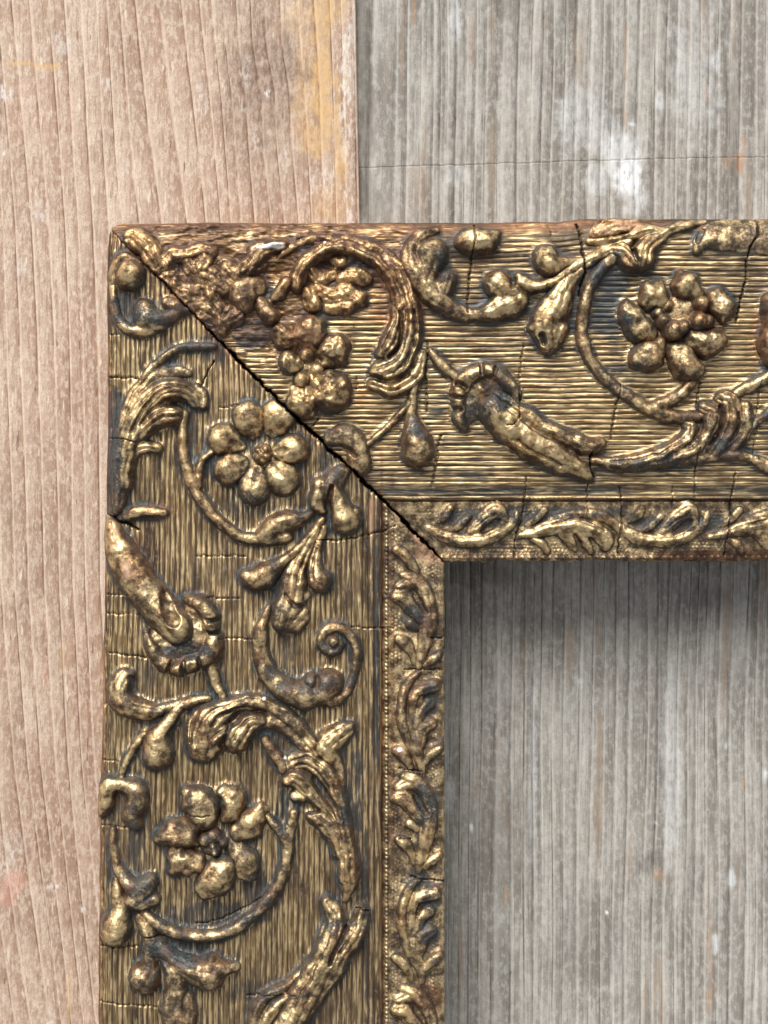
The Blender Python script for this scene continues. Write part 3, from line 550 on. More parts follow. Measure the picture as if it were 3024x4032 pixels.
class NT:
    def __init__(s, nt): s.nt = nt
    def n(s, t, **kw):
        q = s.nt.nodes.new(t)
        for k, v in kw.items(): setattr(q, k, v)
        return q
    def l(s, a_, b_): s.nt.links.new(a_, b_)
    def set(s, inp, v):
        if isinstance(v, bpy.types.NodeSocket): s.l(v, inp)
        else: inp.default_value = v
    def m(s, op, x, y=0.0, z=0.0, clamp=False):
        q = s.n('ShaderNodeMath', operation=op, use_clamp=clamp)
        s.set(q.inputs[0], x); s.set(q.inputs[1], y); s.set(q.inputs[2], z)
        return q.outputs[0]
    def ss(s, x, lo, hi):
        q = s.n('ShaderNodeMapRange', interpolation_type='SMOOTHSTEP')
        s.set(q.inputs['Value'], x); q.inputs['From Min'].default_value = lo; q.inputs['From Max'].default_value = hi
        return q.outputs['Result']
    def mix(s, f, x, y):
        q = s.n('ShaderNodeMix', data_type='RGBA')
        s.set(q.inputs[0], f); s.set(q.inputs[6], (*x, 1) if isinstance(x, tuple) else x); s.set(q.inputs[7], (*y, 1) if isinstance(y, tuple) else y)
        return q.outputs[2]
    def mul(s, x, y):
        q = s.n('ShaderNodeMix', data_type='RGBA', blend_type='MULTIPLY')
        q.inputs[0].default_value = 1; s.set(q.inputs[6], x); s.set(q.inputs[7], y)
        return q.outputs[2]
    def noise(s, vec, sc, det=2, rough=.55):
        q = s.n('ShaderNodeTexNoise')
        s.l(vec, q.inputs['Vector']); q.inputs['Scale'].default_value = sc; q.inputs['Detail'].default_value = det; q.inputs['Roughness'].default_value = rough
        return q.outputs['Fac']
    def scale(s, vec, v3):
        q = s.n('ShaderNodeMapping'); s.l(vec, q.inputs['Vector']); q.inputs['Scale'].default_value = v3
        return q.outputs['Vector']
    def grey(s, v):
        q = s.n('ShaderNodeCombineColor'); s.set(q.inputs[0], v); s.set(q.inputs[1], v); s.set(q.inputs[2], v)
        return q.outputs[0]

U = 1.0 / S     # noise scale: U / size_in_units
def gilt(name, stretch, fine_amt=1.7):
    mt, nt = newmat(name); g = NT(nt)
    tc = g.n('ShaderNodeTexCoord').outputs['Object']
    st = g.scale(tc, stretch)
    at = g.n('ShaderNodeAttribute', attribute_name='finish')
    sep = g.n('ShaderNodeSeparateColor'); g.l(at.outputs['Color'], sep.inputs[0])
    gild, wash, rust = sep.outputs[0], sep.outputs[1], sep.outputs[2]
    chip = at.outputs['Alpha']
    reed_ = g.n('ShaderNodeAttribute', attribute_name='reed').outputs['Fac']
    rf = g.m('FRACT', reed_); rf = g.m('MINIMUM', rf, g.m('SUBTRACT', 1.0, rf))
    groove = g.m('MULTIPLY', g.m('SUBTRACT', 1.0, g.ss(rf, .04, .17)), g.m('GREATER_THAN', reed_, .001))
    a2 = g.n('ShaderNodeAttribute', attribute_name='marks')
    sep2 = g.n('ShaderNodeSeparateColor'); g.l(a2.outputs['Color'], sep2.inputs[0])
    white, crk = sep2.outputs[0], sep2.outputs[1]
    n1 = g.noise(st, U / 9, 2, .6); n2 = g.noise(st, U / 34, 3); n3 = g.noise(tc, U / 150, 3); n4 = g.noise(st, U / 5.5, 1)
    s_ = g.m('ADD', g.m('MULTIPLY', g.m('SUBTRACT', n1, .5), fine_amt), g.m('MULTIPLY', g.m('SUBTRACT', n2, .5), 1.5))
    s_ = g.m('ADD', s_, g.m('MULTIPLY', g.m('SUBTRACT', n4, .5), .9 if fine_amt > 1.2 else .4))
    s_ = g.m('ADD', s_, g.m('MULTIPLY', g.m('SUBTRACT', n3, .5), .7))
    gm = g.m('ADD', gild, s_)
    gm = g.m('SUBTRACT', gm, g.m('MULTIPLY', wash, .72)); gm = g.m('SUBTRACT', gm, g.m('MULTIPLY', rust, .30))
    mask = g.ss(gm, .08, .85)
    gold = g.mix(g.ss(n1, .35, .68) if fine_amt > 1.2 else g.ss(n2, .30, .66), (0.195, 0.125, 0.058), (0.76, 0.585, 0.325))
    gold = g.mix(g.m('MULTIPLY', rust, .55), gold, (0.55, 0.27, 0.10))
    under = g.mix(g.ss(n2, .3, .7), (0.055, 0.038, 0.021), (0.17, 0.118, 0.066))
    under = g.mix(g.m('MULTIPLY', g.ss(g.noise(tc, U / 22, 3), .54, .68), .7), under, (0.19, 0.15, 0.135))
    under = g.mix(g.m('MULTIPLY', wash, .9), under, g.mix(g.ss(n1, .35, .65), (0.016, 0.024, 0.028), (0.075, 0.095, 0.105)))
    under = g.mix(g.m('MULTIPLY', rust, .75), under, g.mix(g.ss(n2, .35, .65), (0.06, 0.022, 0.010), (0.24, 0.105, 0.048)))
    colr = g.mix(mask, under, gold)
    cm = g.m('MULTIPLY', chip, g.ss(n2, .2, .5))
    colr = g.mix(cm, colr, g.mix(g.ss(n2, .35, .65), (0.30, 0.15, 0.075), (0.50, 0.33, 0.20)))
    colr = g.mix(white, colr, (0.85, 0.84, 0.80))
    colr = g.mix(g.m('MULTIPLY', crk, .85), colr, (0.02, 0.012, 0.008))
    groove = g.m('MULTIPLY', groove, g.ss(gild, .2, .35))
    colr = g.mix(g.m('MULTIPLY', groove, .85), colr, (0.060, 0.034, 0.018))
    inv = g.m('MULTIPLY', g.m('SUBTRACT', 1.0, cm), g.m('SUBTRACT', 1.0, g.m('MAXIMUM', g.m('MAXIMUM', white, crk), g.m('MULTIPLY', groove, .8))))
    met = g.m('MULTIPLY', g.m('MULTIPLY_ADD', mask, .55, .35), inv)
    ro = g.m('MULTIPLY_ADD', mask, -.09, .55)
    ro = g.m('ADD', ro, g.m('MULTIPLY', g.m('SUBTRACT', n3, .5), .3))
    hgt = g.m('ADD', g.m('MULTIPLY', n1, .5), g.m('MULTIPLY', n4, .30 if fine_amt > 1.2 else .14)); hgt = g.m('ADD', hgt, g.m('MULTIPLY', n2, .35))
    bp = g.n('ShaderNodeBump'); bp.inputs['Strength'].default_value = .65; bp.inputs['Distance'].default_value = 6.0 * S
    g.l(hgt, bp.inputs['Height'])
    b = g.n('ShaderNodeBsdfPrincipled')
    g.l(colr, b.inputs['Base Color']); g.l(met, b.inputs['Metallic']); g.l(ro, b.inputs['Roughness']); g.l(bp.outputs[0], b.inputs['Normal'])
    o = g.n('ShaderNodeOutputMaterial'); g.l(b.outputs[0], o.inputs[0])
    return mt
M_L = gilt('worn_gilding_side', (1.0, .09, 1.0))
M_T = gilt('worn_gilding_top', (.09, 1.0, 1.0))
M_O = gilt('worn_gilding_ornament', (1.0, 1.0, 1.0), 1.19)

def wood_pink():
    mt, nt = newmat('reddish_plank_wood'); g = NT(nt)
    tc = g.n('ShaderNodeTexCoord').outputs['Object']
    ph = g.n('ShaderNodeAttribute', attribute_name='phase').outputs['Fac']
    at = g.n('ShaderNodeAttribute', attribute_name='stain_shade')
    sep = g.n('ShaderNodeSeparateColor'); g.l(at.outputs['Color'], sep.inputs[0]); yel, drk, wht = sep.outputs[:3]; pnk = at.outputs['Alpha']
    wob = g.noise(g.scale(tc, (1, .25, 1)), U / 60, 3)
    p2 = g.m('ADD', ph, g.m('MULTIPLY', g.m('SUBTRACT', wob, .5), .09))
    f = g.m('FRACT', p2); fl = g.m('FLOOR', p2)
    wn_ = g.n('ShaderNodeTexWhiteNoise', noise_dimensions='1D'); g.l(fl, wn_.inputs['W']); rnd = wn_.outputs['Value']
    fib = g.noise(g.scale(tc, (1, .10, 1)), U / 11, 3, .6); fl2 = g.noise(g.scale(tc, (1, .45, 1)), U / 14, 3, .65); big = g.noise(g.scale(tc, (1, .6, 1)), U / 420, 3)
    fine = g.noise(g.scale(tc, (1, .5, 1)), U / 5, 2, .7)
    base = g.mix(g.ss(big, .3, .7), (0.44, 0.30, 0.225), (0.62, 0.485, 0.385))
    base = g.mix(g.m('MULTIPLY', g.ss(f, .35, 1.0), .55), base, (0.33, 0.185, 0.115))
    sxp = g.n('ShaderNodeSeparateXYZ'); g.l(tc, sxp.inputs[0])
    qv = g.n('ShaderNodeCombineXYZ'); g.l(g.m('MULTIPLY', fl, 11.3), qv.inputs[0]); g.l(g.m('MULTIPLY', sxp.outputs[1], U / 600), qv.inputs[1])
    rt = g.noise(qv.outputs[0], 1.0, 3, .6)
    base = g.mix(g.m('MULTIPLY', g.ss(rt, .45, .68), .45), base, (0.30, 0.20, 0.145))
    base = g.mix(g.m('MULTIPLY', g.ss(rt, .50, .32), .45), base, (0.70, 0.60, 0.49))
    base = g.mix(g.m('MULTIPLY', g.ss(fl2, .46, .60), .5), base, (0.72, 0.62, 0.51))
    base = g.mix(g.m('MULTIPLY', g.ss(fib, .53, .64), .42), base, (0.25, 0.15, 0.10))
    base = g.mix(g.m('MULTIPLY', g.ss(fine, .5, .62), .34), base, (0.24, 0.15, 0.10))
    spk = g.noise(g.scale(tc, (1, .16, 1)), U / 16, 2, .6)
    base = g.mix(g.m('MULTIPLY', g.ss(spk, .66, .72), .7), base, (0.78, 0.68, 0.56))
    base = g.mix(g.m('MULTIPLY', g.ss(spk, .30, .25), .7), base, (0.14, 0.08, 0.055))
    lite = g.m('MULTIPLY', g.ss(f, .03, .09), g.m('SUBTRACT', 1.0, g.ss(f, .09, .22)))
    base = g.mix(g.m('MULTIPLY', lite, .45), base, (0.68, 0.56, 0.44))
    dk = g.m('SUBTRACT', 1.0, g.ss(f, .0, .06)); dk = g.m('MAXIMUM', dk, g.m('MULTIPLY', g.ss(f, .92, 1.0), .8))
    dk = g.m('MULTIPLY', dk, g.ss(g.noise(g.scale(tc, (1, .10, 1)), U / 50, 3), .42, .58))
    base = g.mix(g.m('MULTIPLY', dk, .85), base, (0.17, 0.09, 0.06))
    y_ = g.m('MULTIPLY', yel, g.ss(fl2, .2, .55)); base = g.mix(g.m('MULTIPLY', y_, .85), base, (0.64, 0.42, 0.19))
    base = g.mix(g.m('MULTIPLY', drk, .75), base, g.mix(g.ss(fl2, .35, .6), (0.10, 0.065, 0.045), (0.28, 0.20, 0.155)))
    base = g.mix(g.m('MULTIPLY', pnk, .28), base, (0.70, 0.32, 0.25))
    base = g.mix(g.m('MULTIPLY', wht, g.ss(g.m('ADD', fl2, g.m('MULTIPLY', g.m('SUBTRACT', fib, .5), .8)), .36, .66)), base, (0.78, 0.76, 0.73))
    bp = g.n('ShaderNodeBump'); bp.inputs['Strength'].default_value = .7; bp.inputs['Distance'].default_value = 4 * S
    hg = g.m('ADD', g.m('MULTIPLY', fib, .8), g.m('MULTIPLY', fl2, .8)); hg = g.m('SUBTRACT', hg, g.m('MULTIPLY', dk, .8)); hg = g.m('ADD', hg, g.m('MULTIPLY', fine, .3))
    g.l(hg, bp.inputs['Height'])
    b = g.n('ShaderNodeBsdfPrincipled'); g.l(base, b.inputs['Base Color']); b.inputs['Roughness'].default_value = .75; g.l(bp.outputs[0], b.inputs['Normal'])
    b.inputs['Specular IOR Level'].default_value = .3
    o = g.n('ShaderNodeOutputMaterial'); g.l(b.outputs[0], o.inputs[0])
    return mt

def wood_grey():
    mt, nt = newmat('grey_plank_wood'); g = NT(nt)
    tc = g.n('ShaderNodeTexCoord').outputs['Object']
    ph = g.n('ShaderNodeAttribute', attribute_name='phase').outputs['Fac']       # warped cross-grain coordinate
    at = g.n('ShaderNodeAttribute', attribute_name='stain_shade')
    sep = g.n('ShaderNodeSeparateColor'); g.l(at.outputs['Color'], sep.inputs[0]); org, drk, wht = sep.outputs[:3]; crk = at.outputs['Alpha']
    sx = g.n('ShaderNodeSeparateXYZ'); g.l(tc, sx.inputs[0])
    cb = g.n('ShaderNodeCombineXYZ'); g.l(g.m('MULTIPLY', ph, S), cb.inputs[0]); g.l(sx.outputs[1], cb.inputs[1])
    W = cb.outputs[0]
    def strips(per, seed):
        p = g.m('MULTIPLY_ADD', g.n('ShaderNodeAttribute', attribute_name='strip').outputs['Fac'], per, seed)
        f = g.m('FRACT', p); fl = g.m('FLOOR', p)
        q = g.n('ShaderNodeCombineXYZ'); g.l(g.m('MULTIPLY', fl, 13.37), q.inputs[0]); g.l(g.m('MULTIPLY', sx.outputs[1], U / 700), q.inputs[1])
        t = g.noise(q.outputs[0], 1.0, 3, .6)
        return f, g.ss(t, .34, .66)
    fa, ta = strips(1.0, 0.0); fb, tb = strips(2.7, 5.3)
    s1 = ta
    s2 = g.noise(g.scale(W, (1, .07, 1)), U / 13, 3, .6)
    mot = g.noise(g.scale(tc, (1, .55, 1)), U / 19, 4, .68); big = g.noise(tc, U / 420, 3); fine = g.noise(g.scale(tc, (1, .7, 1)), U / 5, 2, .7)
    t_ = g.m('ADD', g.m('MULTIPLY', ta, .55), g.m('MULTIPLY', tb, .45))
    base = g.mix(g.ss(t_, .12, .88), (0.235, 0.218, 0.190), (0.45, 0.43, 0.39))
    base = g.mix(g.m('MULTIPLY', g.ss(big, .42, .62), .30), base, (0.24, 0.215, 0.185))
    base = g.mix(g.m('MULTIPLY', g.ss(s2, .52, .64), .34), base, (0.16, 0.14, 0.12))
    base = g.mix(g.m('MULTIPLY', g.ss(mot, .47, .62), .42), base, (0.53, 0.53, 0.51))
    base = g.mix(g.m('MULTIPLY', g.ss(mot, .47, .36), .30), base, (0.20, 0.185, 0.165))
    base = g.mix(g.m('MULTIPLY', g.ss(fine, .5, .64), .28), base, (0.17, 0.16, 0.145))
    base = g.mix(g.m('MULTIPLY', g.ss(g.noise(g.scale(W, (1, .07, 1)), U / 55, 3), .60, .68), .5), base, (0.32, 0.225, 0.15))
    line = g.m('MULTIPLY', g.m('SUBTRACT', 1.0, g.ss(fa, .0, .085)), g.ss(g.noise(g.scale(tc, (1, .12, 1)), U / 60, 2), .44, .56))
    line = g.m('MAXIMUM', line, g.m('MULTIPLY', g.m('MULTIPLY', g.m('SUBTRACT', 1.0, g.ss(fb, .0, .13)), g.ss(g.noise(g.scale(tc, (1, .12, 1)), U / 45, 2), .5, .6)), .6))
    base = g.mix(g.m('MULTIPLY', line, .6), base, (0.10, 0.085, 0.07))
    lit = g.m('MULTIPLY', g.ss(fa, .09, .14), g.m('SUBTRACT', 1.0, g.ss(fa, .16, .34)))  # lit bevel of each strip, painted as a paler band
    base = g.mix(g.m('MULTIPLY', lit, .35), base, (0.56, 0.55, 0.52))
    base = g.mix(g.m('MULTIPLY', drk, .7), base, (0.10, 0.09, 0.075))
    base = g.mix(g.m('MULTIPLY', org, .55), base, (0.42, 0.22, 0.10))
    base = g.mix(g.m('MULTIPLY', wht, g.ss(g.m('ADD', mot, g.m('MULTIPLY', s2, -.5)), -.1, .3)), base, (0.78, 0.82, 0.84))
    base = g.mix(g.m('MULTIPLY', crk, .28), base, (0.10, 0.09, 0.08))
    bp = g.n('ShaderNodeBump'); bp.inputs['Strength'].default_value = .8; bp.inputs['Distance'].default_value = 6 * S
    hg = g.m('SUBTRACT', g.m('ADD', g.m('MULTIPLY', s1, 1.5), g.m('MULTIPLY', mot, .35)), g.m('MULTIPLY', line, .7)); hg = g.m('SUBTRACT', hg, g.m('MULTIPLY', s2, .9))
    g.l(hg, bp.inputs['Height'])
    b = g.n('ShaderNodeBsdfPrincipled'); g.l(base, b.inputs['Base Color']); b.inputs['Roughness'].default_value = .8; g.l(bp.outputs[0], b.inputs['Normal'])
    b.inputs['Specular IOR Level'].default_value = .3
    o = g.n('ShaderNodeOutputMaterial'); g.l(b.outputs[0], o.inputs[0])
    return mt
M_P = wood_pink(); M_G = wood_grey()

# ------------------------------------------------------------------ mesh builders
def grid_mesh(name, X, Y, Z, keep, mat, parent, k=1.0, attrs=None, scal=None):
    """X, Y, Z in tracing units as 2-D arrays; keep = mask of cells"""
    ny, nx = X.shape
    idx = np.arange(nx * ny).reshape(ny, nx)
    q = np.stack([idx[:-1, :-1], idx[1:, :-1], idx[1:, 1:], idx[:-1, 1:]], -1)[keep].reshape(-1, 4)
    used = np.zeros(nx * ny, bool); used[q.ravel()] = True
    re = np.cumsum(used) - 1
    q = re[q]
    co = np.stack([(X.ravel() - 1512) * S * k, (2016 - Y.ravel()) * S * k, Z.ravel() * S], -1)[used].astype(np.float32)
    me = bpy.data.meshes.new(name)
    me.vertices.add(len(co)); me.vertices.foreach_set('co', co.ravel())
    me.loops.add(q.size); me.loops.foreach_set('vertex_index', q.ravel().astype(np.int32))
    me.polygons.add(len(q)); me.polygons.foreach_set('loop_start', np.arange(0, q.size, 4, dtype=np.int32)); 
    me.polygons.foreach_set('use_smooth', np.ones(len(q), bool))
    me.update(calc_edges=True)
    for an, arr in (attrs or {}).items():
        at = me.attributes.new(an, 'FLOAT_COLOR', 'POINT')
        at.data.foreach_set('color', np.ascontiguousarray(arr.reshape(-1, 4)[used].astype(np.float32)).ravel())
    for an, arr in (scal or {}).items():
        at = me.attributes.new(an, 'FLOAT', 'POINT')
        at.data.foreach_set('value', arr.ravel()[used].astype(np.float32))
    me.materials.append(mat)
    ob = bpy.data.objects.new(name, me)
    COL.objects.link(ob)
    ob.parent = parent
    return ob

def finish(X, Y, gild, wash_extra, rust_extra, ck):
    wsh = np.clip(np.maximum(patches(X, Y, WASH, 0), wash_extra), 0, 1)
    rst = np.clip(np.maximum(patches(X, Y, RUST, 2), rust_extra), 0, 1)
    chp = patches(X, Y, CHIP, 4); wht = patches(X, Y, WHITE, 6)
    A = np.stack([np.clip(gild, 0, 1), wsh, rst, chp], -1)
    B = np.stack([wht, ck, ck * 0, ck * 0 + 1], -1)
    return {'finish': A, 'marks': B}

# ------------------------------------------------------------------ planks
surface = bpy.data.objects.new('wooden_surface', None); COL.objects.link(surface)
surface['kind'] = 'structure'
surface['label'] = 'two weathered wooden planks laid edge to edge under the gilded frame'

def axis(lo, hi, st, far0, far1):
    return np.concatenate([np.linspace(far0, lo - 60, 8), np.arange(lo, hi, st), np.linspace(hi + 60, far1, 8)])

def drift(y):
    return np.interp(y, [-4000, 0, 900, 1300, 2300, 3000, 4032, 8000], [-300, 0, 75, 95, 120, 170, 300, 700])

# reddish plank
ys = axis(-60, 4100, 11, -3500, 7500)
xs = np.concatenate([np.linspace(-3600, -80, 14), np.arange(-60, 1402, 6)])
X, Y = np.meshgrid(xs, ys)
seam = 1404 + Y * 0.018
X = X + (seam - 1402) * sm(X, 1000, 1402) * (X > 900)
kn = np.exp(-(((X - 1040) / 130) ** 2 + ((Y - 300) / 230) ** 2))
XW0 = X
xw = X - drift(Y) * (1 - .35 * sm(X, 1100, 1400)) + 34 * np.sin(X / 210.0) + 20 * np.sin(X / 83. + 2) + (fbm(X, Y, 300, 1500, 31, 2) - .5) * 50 + kn * 10 * np.sin(Y / 90.)
ph = xw / 60.0 + (vn(xw, xw * 0, 95, 95, 35) - .5) * .6 + (vn(xw, xw * 0, 260, 260, 36) - .5) * 1.6
f = ph - np.floor(ph)
Z = 34 + 5 * (1 - f) * sm(f, 0, .10) + (fbm(X, Y, 300, 900, 33, 2) - .5) * 6 - 3.5 * (1 - sm(np.minimum(f, 1 - f), .0, .08))
Z = Z - kn * 6 * vn(X, Y, 20, 40, 3)
edge = np.clip((X - (1400 + Y * .018)) / 8, 0, 1)
Z = Z - 10 * sm(X, 1404 + Y * .018 - 26, 1404 + Y * .018)
# turn the right side down to the support
X = np.hstack([X, X[:, -1:] + 1.5]); Y = np.hstack([Y, Y[:, -1:]]); Z = np.hstack([Z, Z[:, -1:] * 0 - 90]); ph = np.hstack([ph, ph[:, -1:]])
yel = patches(X, Y, [(1270, 60, 60, 160, .8), (1265, 350, 55, 190, .95), (1285, 200, 22, 200, .8), (1340, 640, 26, 110, .8), (1250, 560, 70, 70, .7), (1330, 30, 60, 90, .5), (1300, 800, 70, 90, .35),
                         (85, 258, 60, 9, 1), (200, 272, 62, 10, 1), (255, 2590, 12, 50, .5), (280, 3900, 12, 100, .45), (1200, 330, 60, 260, .45), (1180, 80, 70, 120, .4), (1330, 480, 16, 300, .7)], 1)
drk = patches(X, Y, [(250, 3300, 500, 1100, .22), (250, 2200, 400, 500, .10), (1050, 270, 170, 200, .8), (1070, 420, 90, 190, .7), (930, 250, 80, 260, .4), (980, 60, 150, 140, .4), (1000, 500, 180, 260, .35), (310, 150, 5, 26, 1), (641, 40, 7, 34, .9), (460, 300, 6, 24, .8), (1110, 700, 130, 180, .3), (8, 420, 8, 220, .8), (900, 200, 14, 120, .5), (285, 2410, 6, 26, .9)], 2)  # broad lower patches: mauve-brown tone with the dimmer light there painted in
wht = patches(X, Y, [(30, 370, 28, 38, 1), (15, 612, 26, 12, 1), (430, 340, 50, 40, .6), (250, 180, 40, 50, .5), (640, 180, 14, 50, .5), (1370, 300, 28, 240, .8), (1360, 520, 30, 130, .6), (975, 290, 24, 50, .7), (1055, 377, 15, 17, .9), (960, 430, 14, 44, .6),
                         (800, 400, 30, 70, .5), (1010, 560, 22, 40, .5), (1270, 720, 60, 80, .55), (1120, 620, 16, 50, .6), (1370, 800, 30, 80, .7), (500, 690, 40, 50, .35), (160, 840, 60, 60, .4), (70, 1060, 60, 40, .4), (215, 3485, 50, 6, .9), (335, 3575, 14, 7, .9), (40, 3360, 60, 90, .35), (350, 2530, 36, 4, .7), (1185, 145, 5, 40, .9), (1390, 450, 9, 600, .5), (210, 4000, 26, 60, .6)], 3)
pnk = patches(X, Y, [(60, 3480, 55, 70, .9), (20, 3530, 40, 30, 1), (185, 2640, 8, 50, .7), (150, 450, 200, 160, .15)], 5)
p1 = grid_mesh('plank', X, Y, Z, np.ones((X.shape[0] - 1, X.shape[1] - 1), bool), M_P, surface, 1.0, {'stain_shade': np.stack([yel, drk, wht, pnk], -1)}, {'phase': ph})
p1['label'] = 'reddish brown plank with raised grain, left of the seam'

# grey plank
ys = np.unique(np.concatenate([ys[(ys < 606) | (ys > 676)], np.arange(606, 677, 2.5)]))
xs = np.concatenate([[1300, 1360], np.arange(1396, 3090, 6), np.linspace(3150, 7500, 14)])
X, Y = np.meshgrid(xs, ys)
xw = X + 0.012 * Y + (fbm(X, Y, 260, 1500, 41, 3) - .5) * 50
stp = xw / 46.0 + (vn(xw, xw * 0, 80, 80, 45) - .5) * .9 + (vn(xw, xw * 0, 330, 330, 46) - .5) * 3.0
sf = stp - np.floor(stp)
sh_ = LAT[(np.floor(stp).astype(int) * 7) & 255, 11] + .35 * (vn(np.floor(stp) * 31.7, Y, 1, 500, 47) - .5)
Z = (sh_ - .5) * 13 + 5 * np.sin(np.clip(sf, 0, 1) * math.pi) - 5 * (1 - sm(np.minimum(sf, 1 - sf), 0, .10)) + (fbm(X, Y, 500, 700, 44, 2) - .5) * 14
cy = np.interp(X, [1400, 1700, 2200, 2300, 2600, 2800, 3100], [662, 652, 637, 634, 625, 620, 618]) + (vn(X, X * 0, 90, 90, 3) - .5) * 5
crk = np.zeros(X.shape)
# fine grid rows near the cross crack would be costly: the crack line is refined by its own rows
def segmask(q, wd):
    m = np.zeros(X.shape)
    ja = 3 if q[0][0] == 1410 else 10
    jx = X + (vn(X, Y, 26, 26, 8) - .5) * ja; jy = Y + (vn(X, Y, 26, 26, 9) - .5) * ja
    d = np.full(X.shape, 1e9)
    q = np.array(q, float)
    for u, v in zip(q[:-1], q[1:]):
        ab = v - u; L = ab @ ab
        t = np.clip(((jx - u[0]) * ab[0] + (jy - u[1]) * ab[1]) / L, 0, 1)
        d = np.minimum(d, np.hypot(jx - u[0] - t * ab[0], jy - u[1] - t * ab[1]))
    return 1 - sm(d, wd, wd + (2.6 if q[0][0] == 1410 else 6))
for q, wd, st in [([(1410, 664), (1700, 652), (2200, 637), (2600, 625), (2800, 620), (3060, 618)], 0.5, .75), ([(2480, 2560), (2520, 2480), (2570, 2440), (2640, 2390), (2680, 2340)], 1.5, .6), ([(2630, 2430), (2640, 2380), (2700, 2370), (2680, 2460)], 1, .6),
                 ([(2950, 2720), (3000, 2650), (3024, 2590)], 2, .8), ([(2100, 2550), (2230, 2535)], 1, .4), ([(1840, 400), (1842, 540), (1838, 632)], 1.5, .8), ([(1600, 500), (1618, 560), (1612, 640)], 1, .5), ([(1618, 100), (1622, 180), (1610, 280)], 3, .5),
                 ([(2145, 40), (2150, 200), (2146, 350)], 2, .6), ([(2850, 0), (2852, 250), (2872, 400), (2880, 640), (2866, 860)], 3, .75), ([(2457, 430), (2450, 620)], 1.5, .8), ([(2396, 20), (2400, 150)], 2, .7)]:
    crk = np.maximum(crk, st * segmask(q, wd))
Z = Z - crk * 3
drk = patches(X, Y, [(1430, 120, 34, 260, .8), (1440, 500, 40, 300, .75), (1450, 760, 50, 160, .6), (1850, 600, 20, 60, .4), (2880, 500, 24, 360, .6), (2010, 10, 90, 60, .4), (2240, 50, 60, 130, .35), (2400, 490, 12, 26, .9),  # patches along the seam: shade beside the higher plank, painted dark
                     (2830, 430, 12, 20, .8), (1900, 2260, 160, 60, .5), (2800, 2350, 130, 50, .5), (2600, 2900, 30, 400, .25), (2300, 3700, 160, 200, .25), (2580, 3400, 60, 40, .6), (1960, 3300, 160, 240, .25), (2720, 3300, 24, 300, .4), (2100, 2480, 120, 70, .4)], 7)
org = patches(X, Y, [(2915, 640, 22, 56, 1), (2930, 560, 10, 40, .8), (2860, 640, 16, 34, .6), (1628, 60, 10, 110, .6), (2780, 370, 14, 60, .5), (2770, 450, 10, 20, .6), (2834, 458, 14, 9, .6), (1996, 3540, 8, 60, .8), (2590, 3440, 26, 30, .6), (2800, 3800, 18, 200, .4),
                     (1860, 150, 14, 120, .4), (2460, 200, 8, 160, .5), (2460, 450, 6, 60, .7), (1650, 720, 60, 120, .2), (1300, 2400, 60, 60, 0), (2930, 3080, 12, 30, .6), (2480, 3380, 14, 100, .35), (2790, 3950, 12, 70, .8)], 8)
wht = patches(X, Y, [(2440, 600, 90, 120, .75), (2470, 700, 60, 80, .95), (2380, 560, 80, 80, .5), (2500, 790, 60, 80, .6), (2350, 700, 60, 70, .45), (2490, 490, 20, 14, .9), (2300, 480, 120, 160, .4), (1790, 60, 26, 110, .55), (2740, 300, 120, 300, .25), (2820, 240, 26, 60, .5), (2600, 420, 20, 60, .5),
                     (2560, 3880, 0.1, 0.1, 0), (2815, 3730, 12, 50, .8), (2390, 3590, 8, 8, 1), (2050, 3590, 6, 14, .9), (1855, 3260, 8, 16, .9), (2280, 2690, 26, 26, .6),  (1750, 3130, 40, 70, .4), (2860, 2940, 8, 12, .8), (3010, 3050, 14, 26, .8), (2880, 3450, 14, 50, .6), (2580, 3240, 8, 10, .8), (2100, 3060, 16, 400, .35), (2640, 3000, 40, 500, .3), (1800, 700, 60, 40, .3)], 9)
p2 = grid_mesh('plank', X, Y, Z, np.ones((X.shape[0] - 1, X.shape[1] - 1), bool), M_G, surface, 1.0, {'stain_shade': np.stack([org, drk, wht, crk], -1)}, {'phase': xw, 'strip': stp})
p2['label'] = 'silver grey weathered plank with a fine cross crack and white paint smear'

# ------------------------------------------------------------------ frame
frame = bpy.data.objects.new('picture_frame', None); COL.objects.link(frame)
frame['label'] = 'corner of an ornate antique gilded picture frame with worn gold scrollwork and cracked mitre'
frame['category'] = 'picture frame'
frame.location = (0, 0, 0)

PER = 20.3
RS = {'L': 352.0, 'T': 306.0}
def reed(v, per, A):
    f = v / per - np.floor(v / per)
    return A * (np.clip(1 - (2 * f - 1) ** 2, 0, 1) ** .42 - .8), f

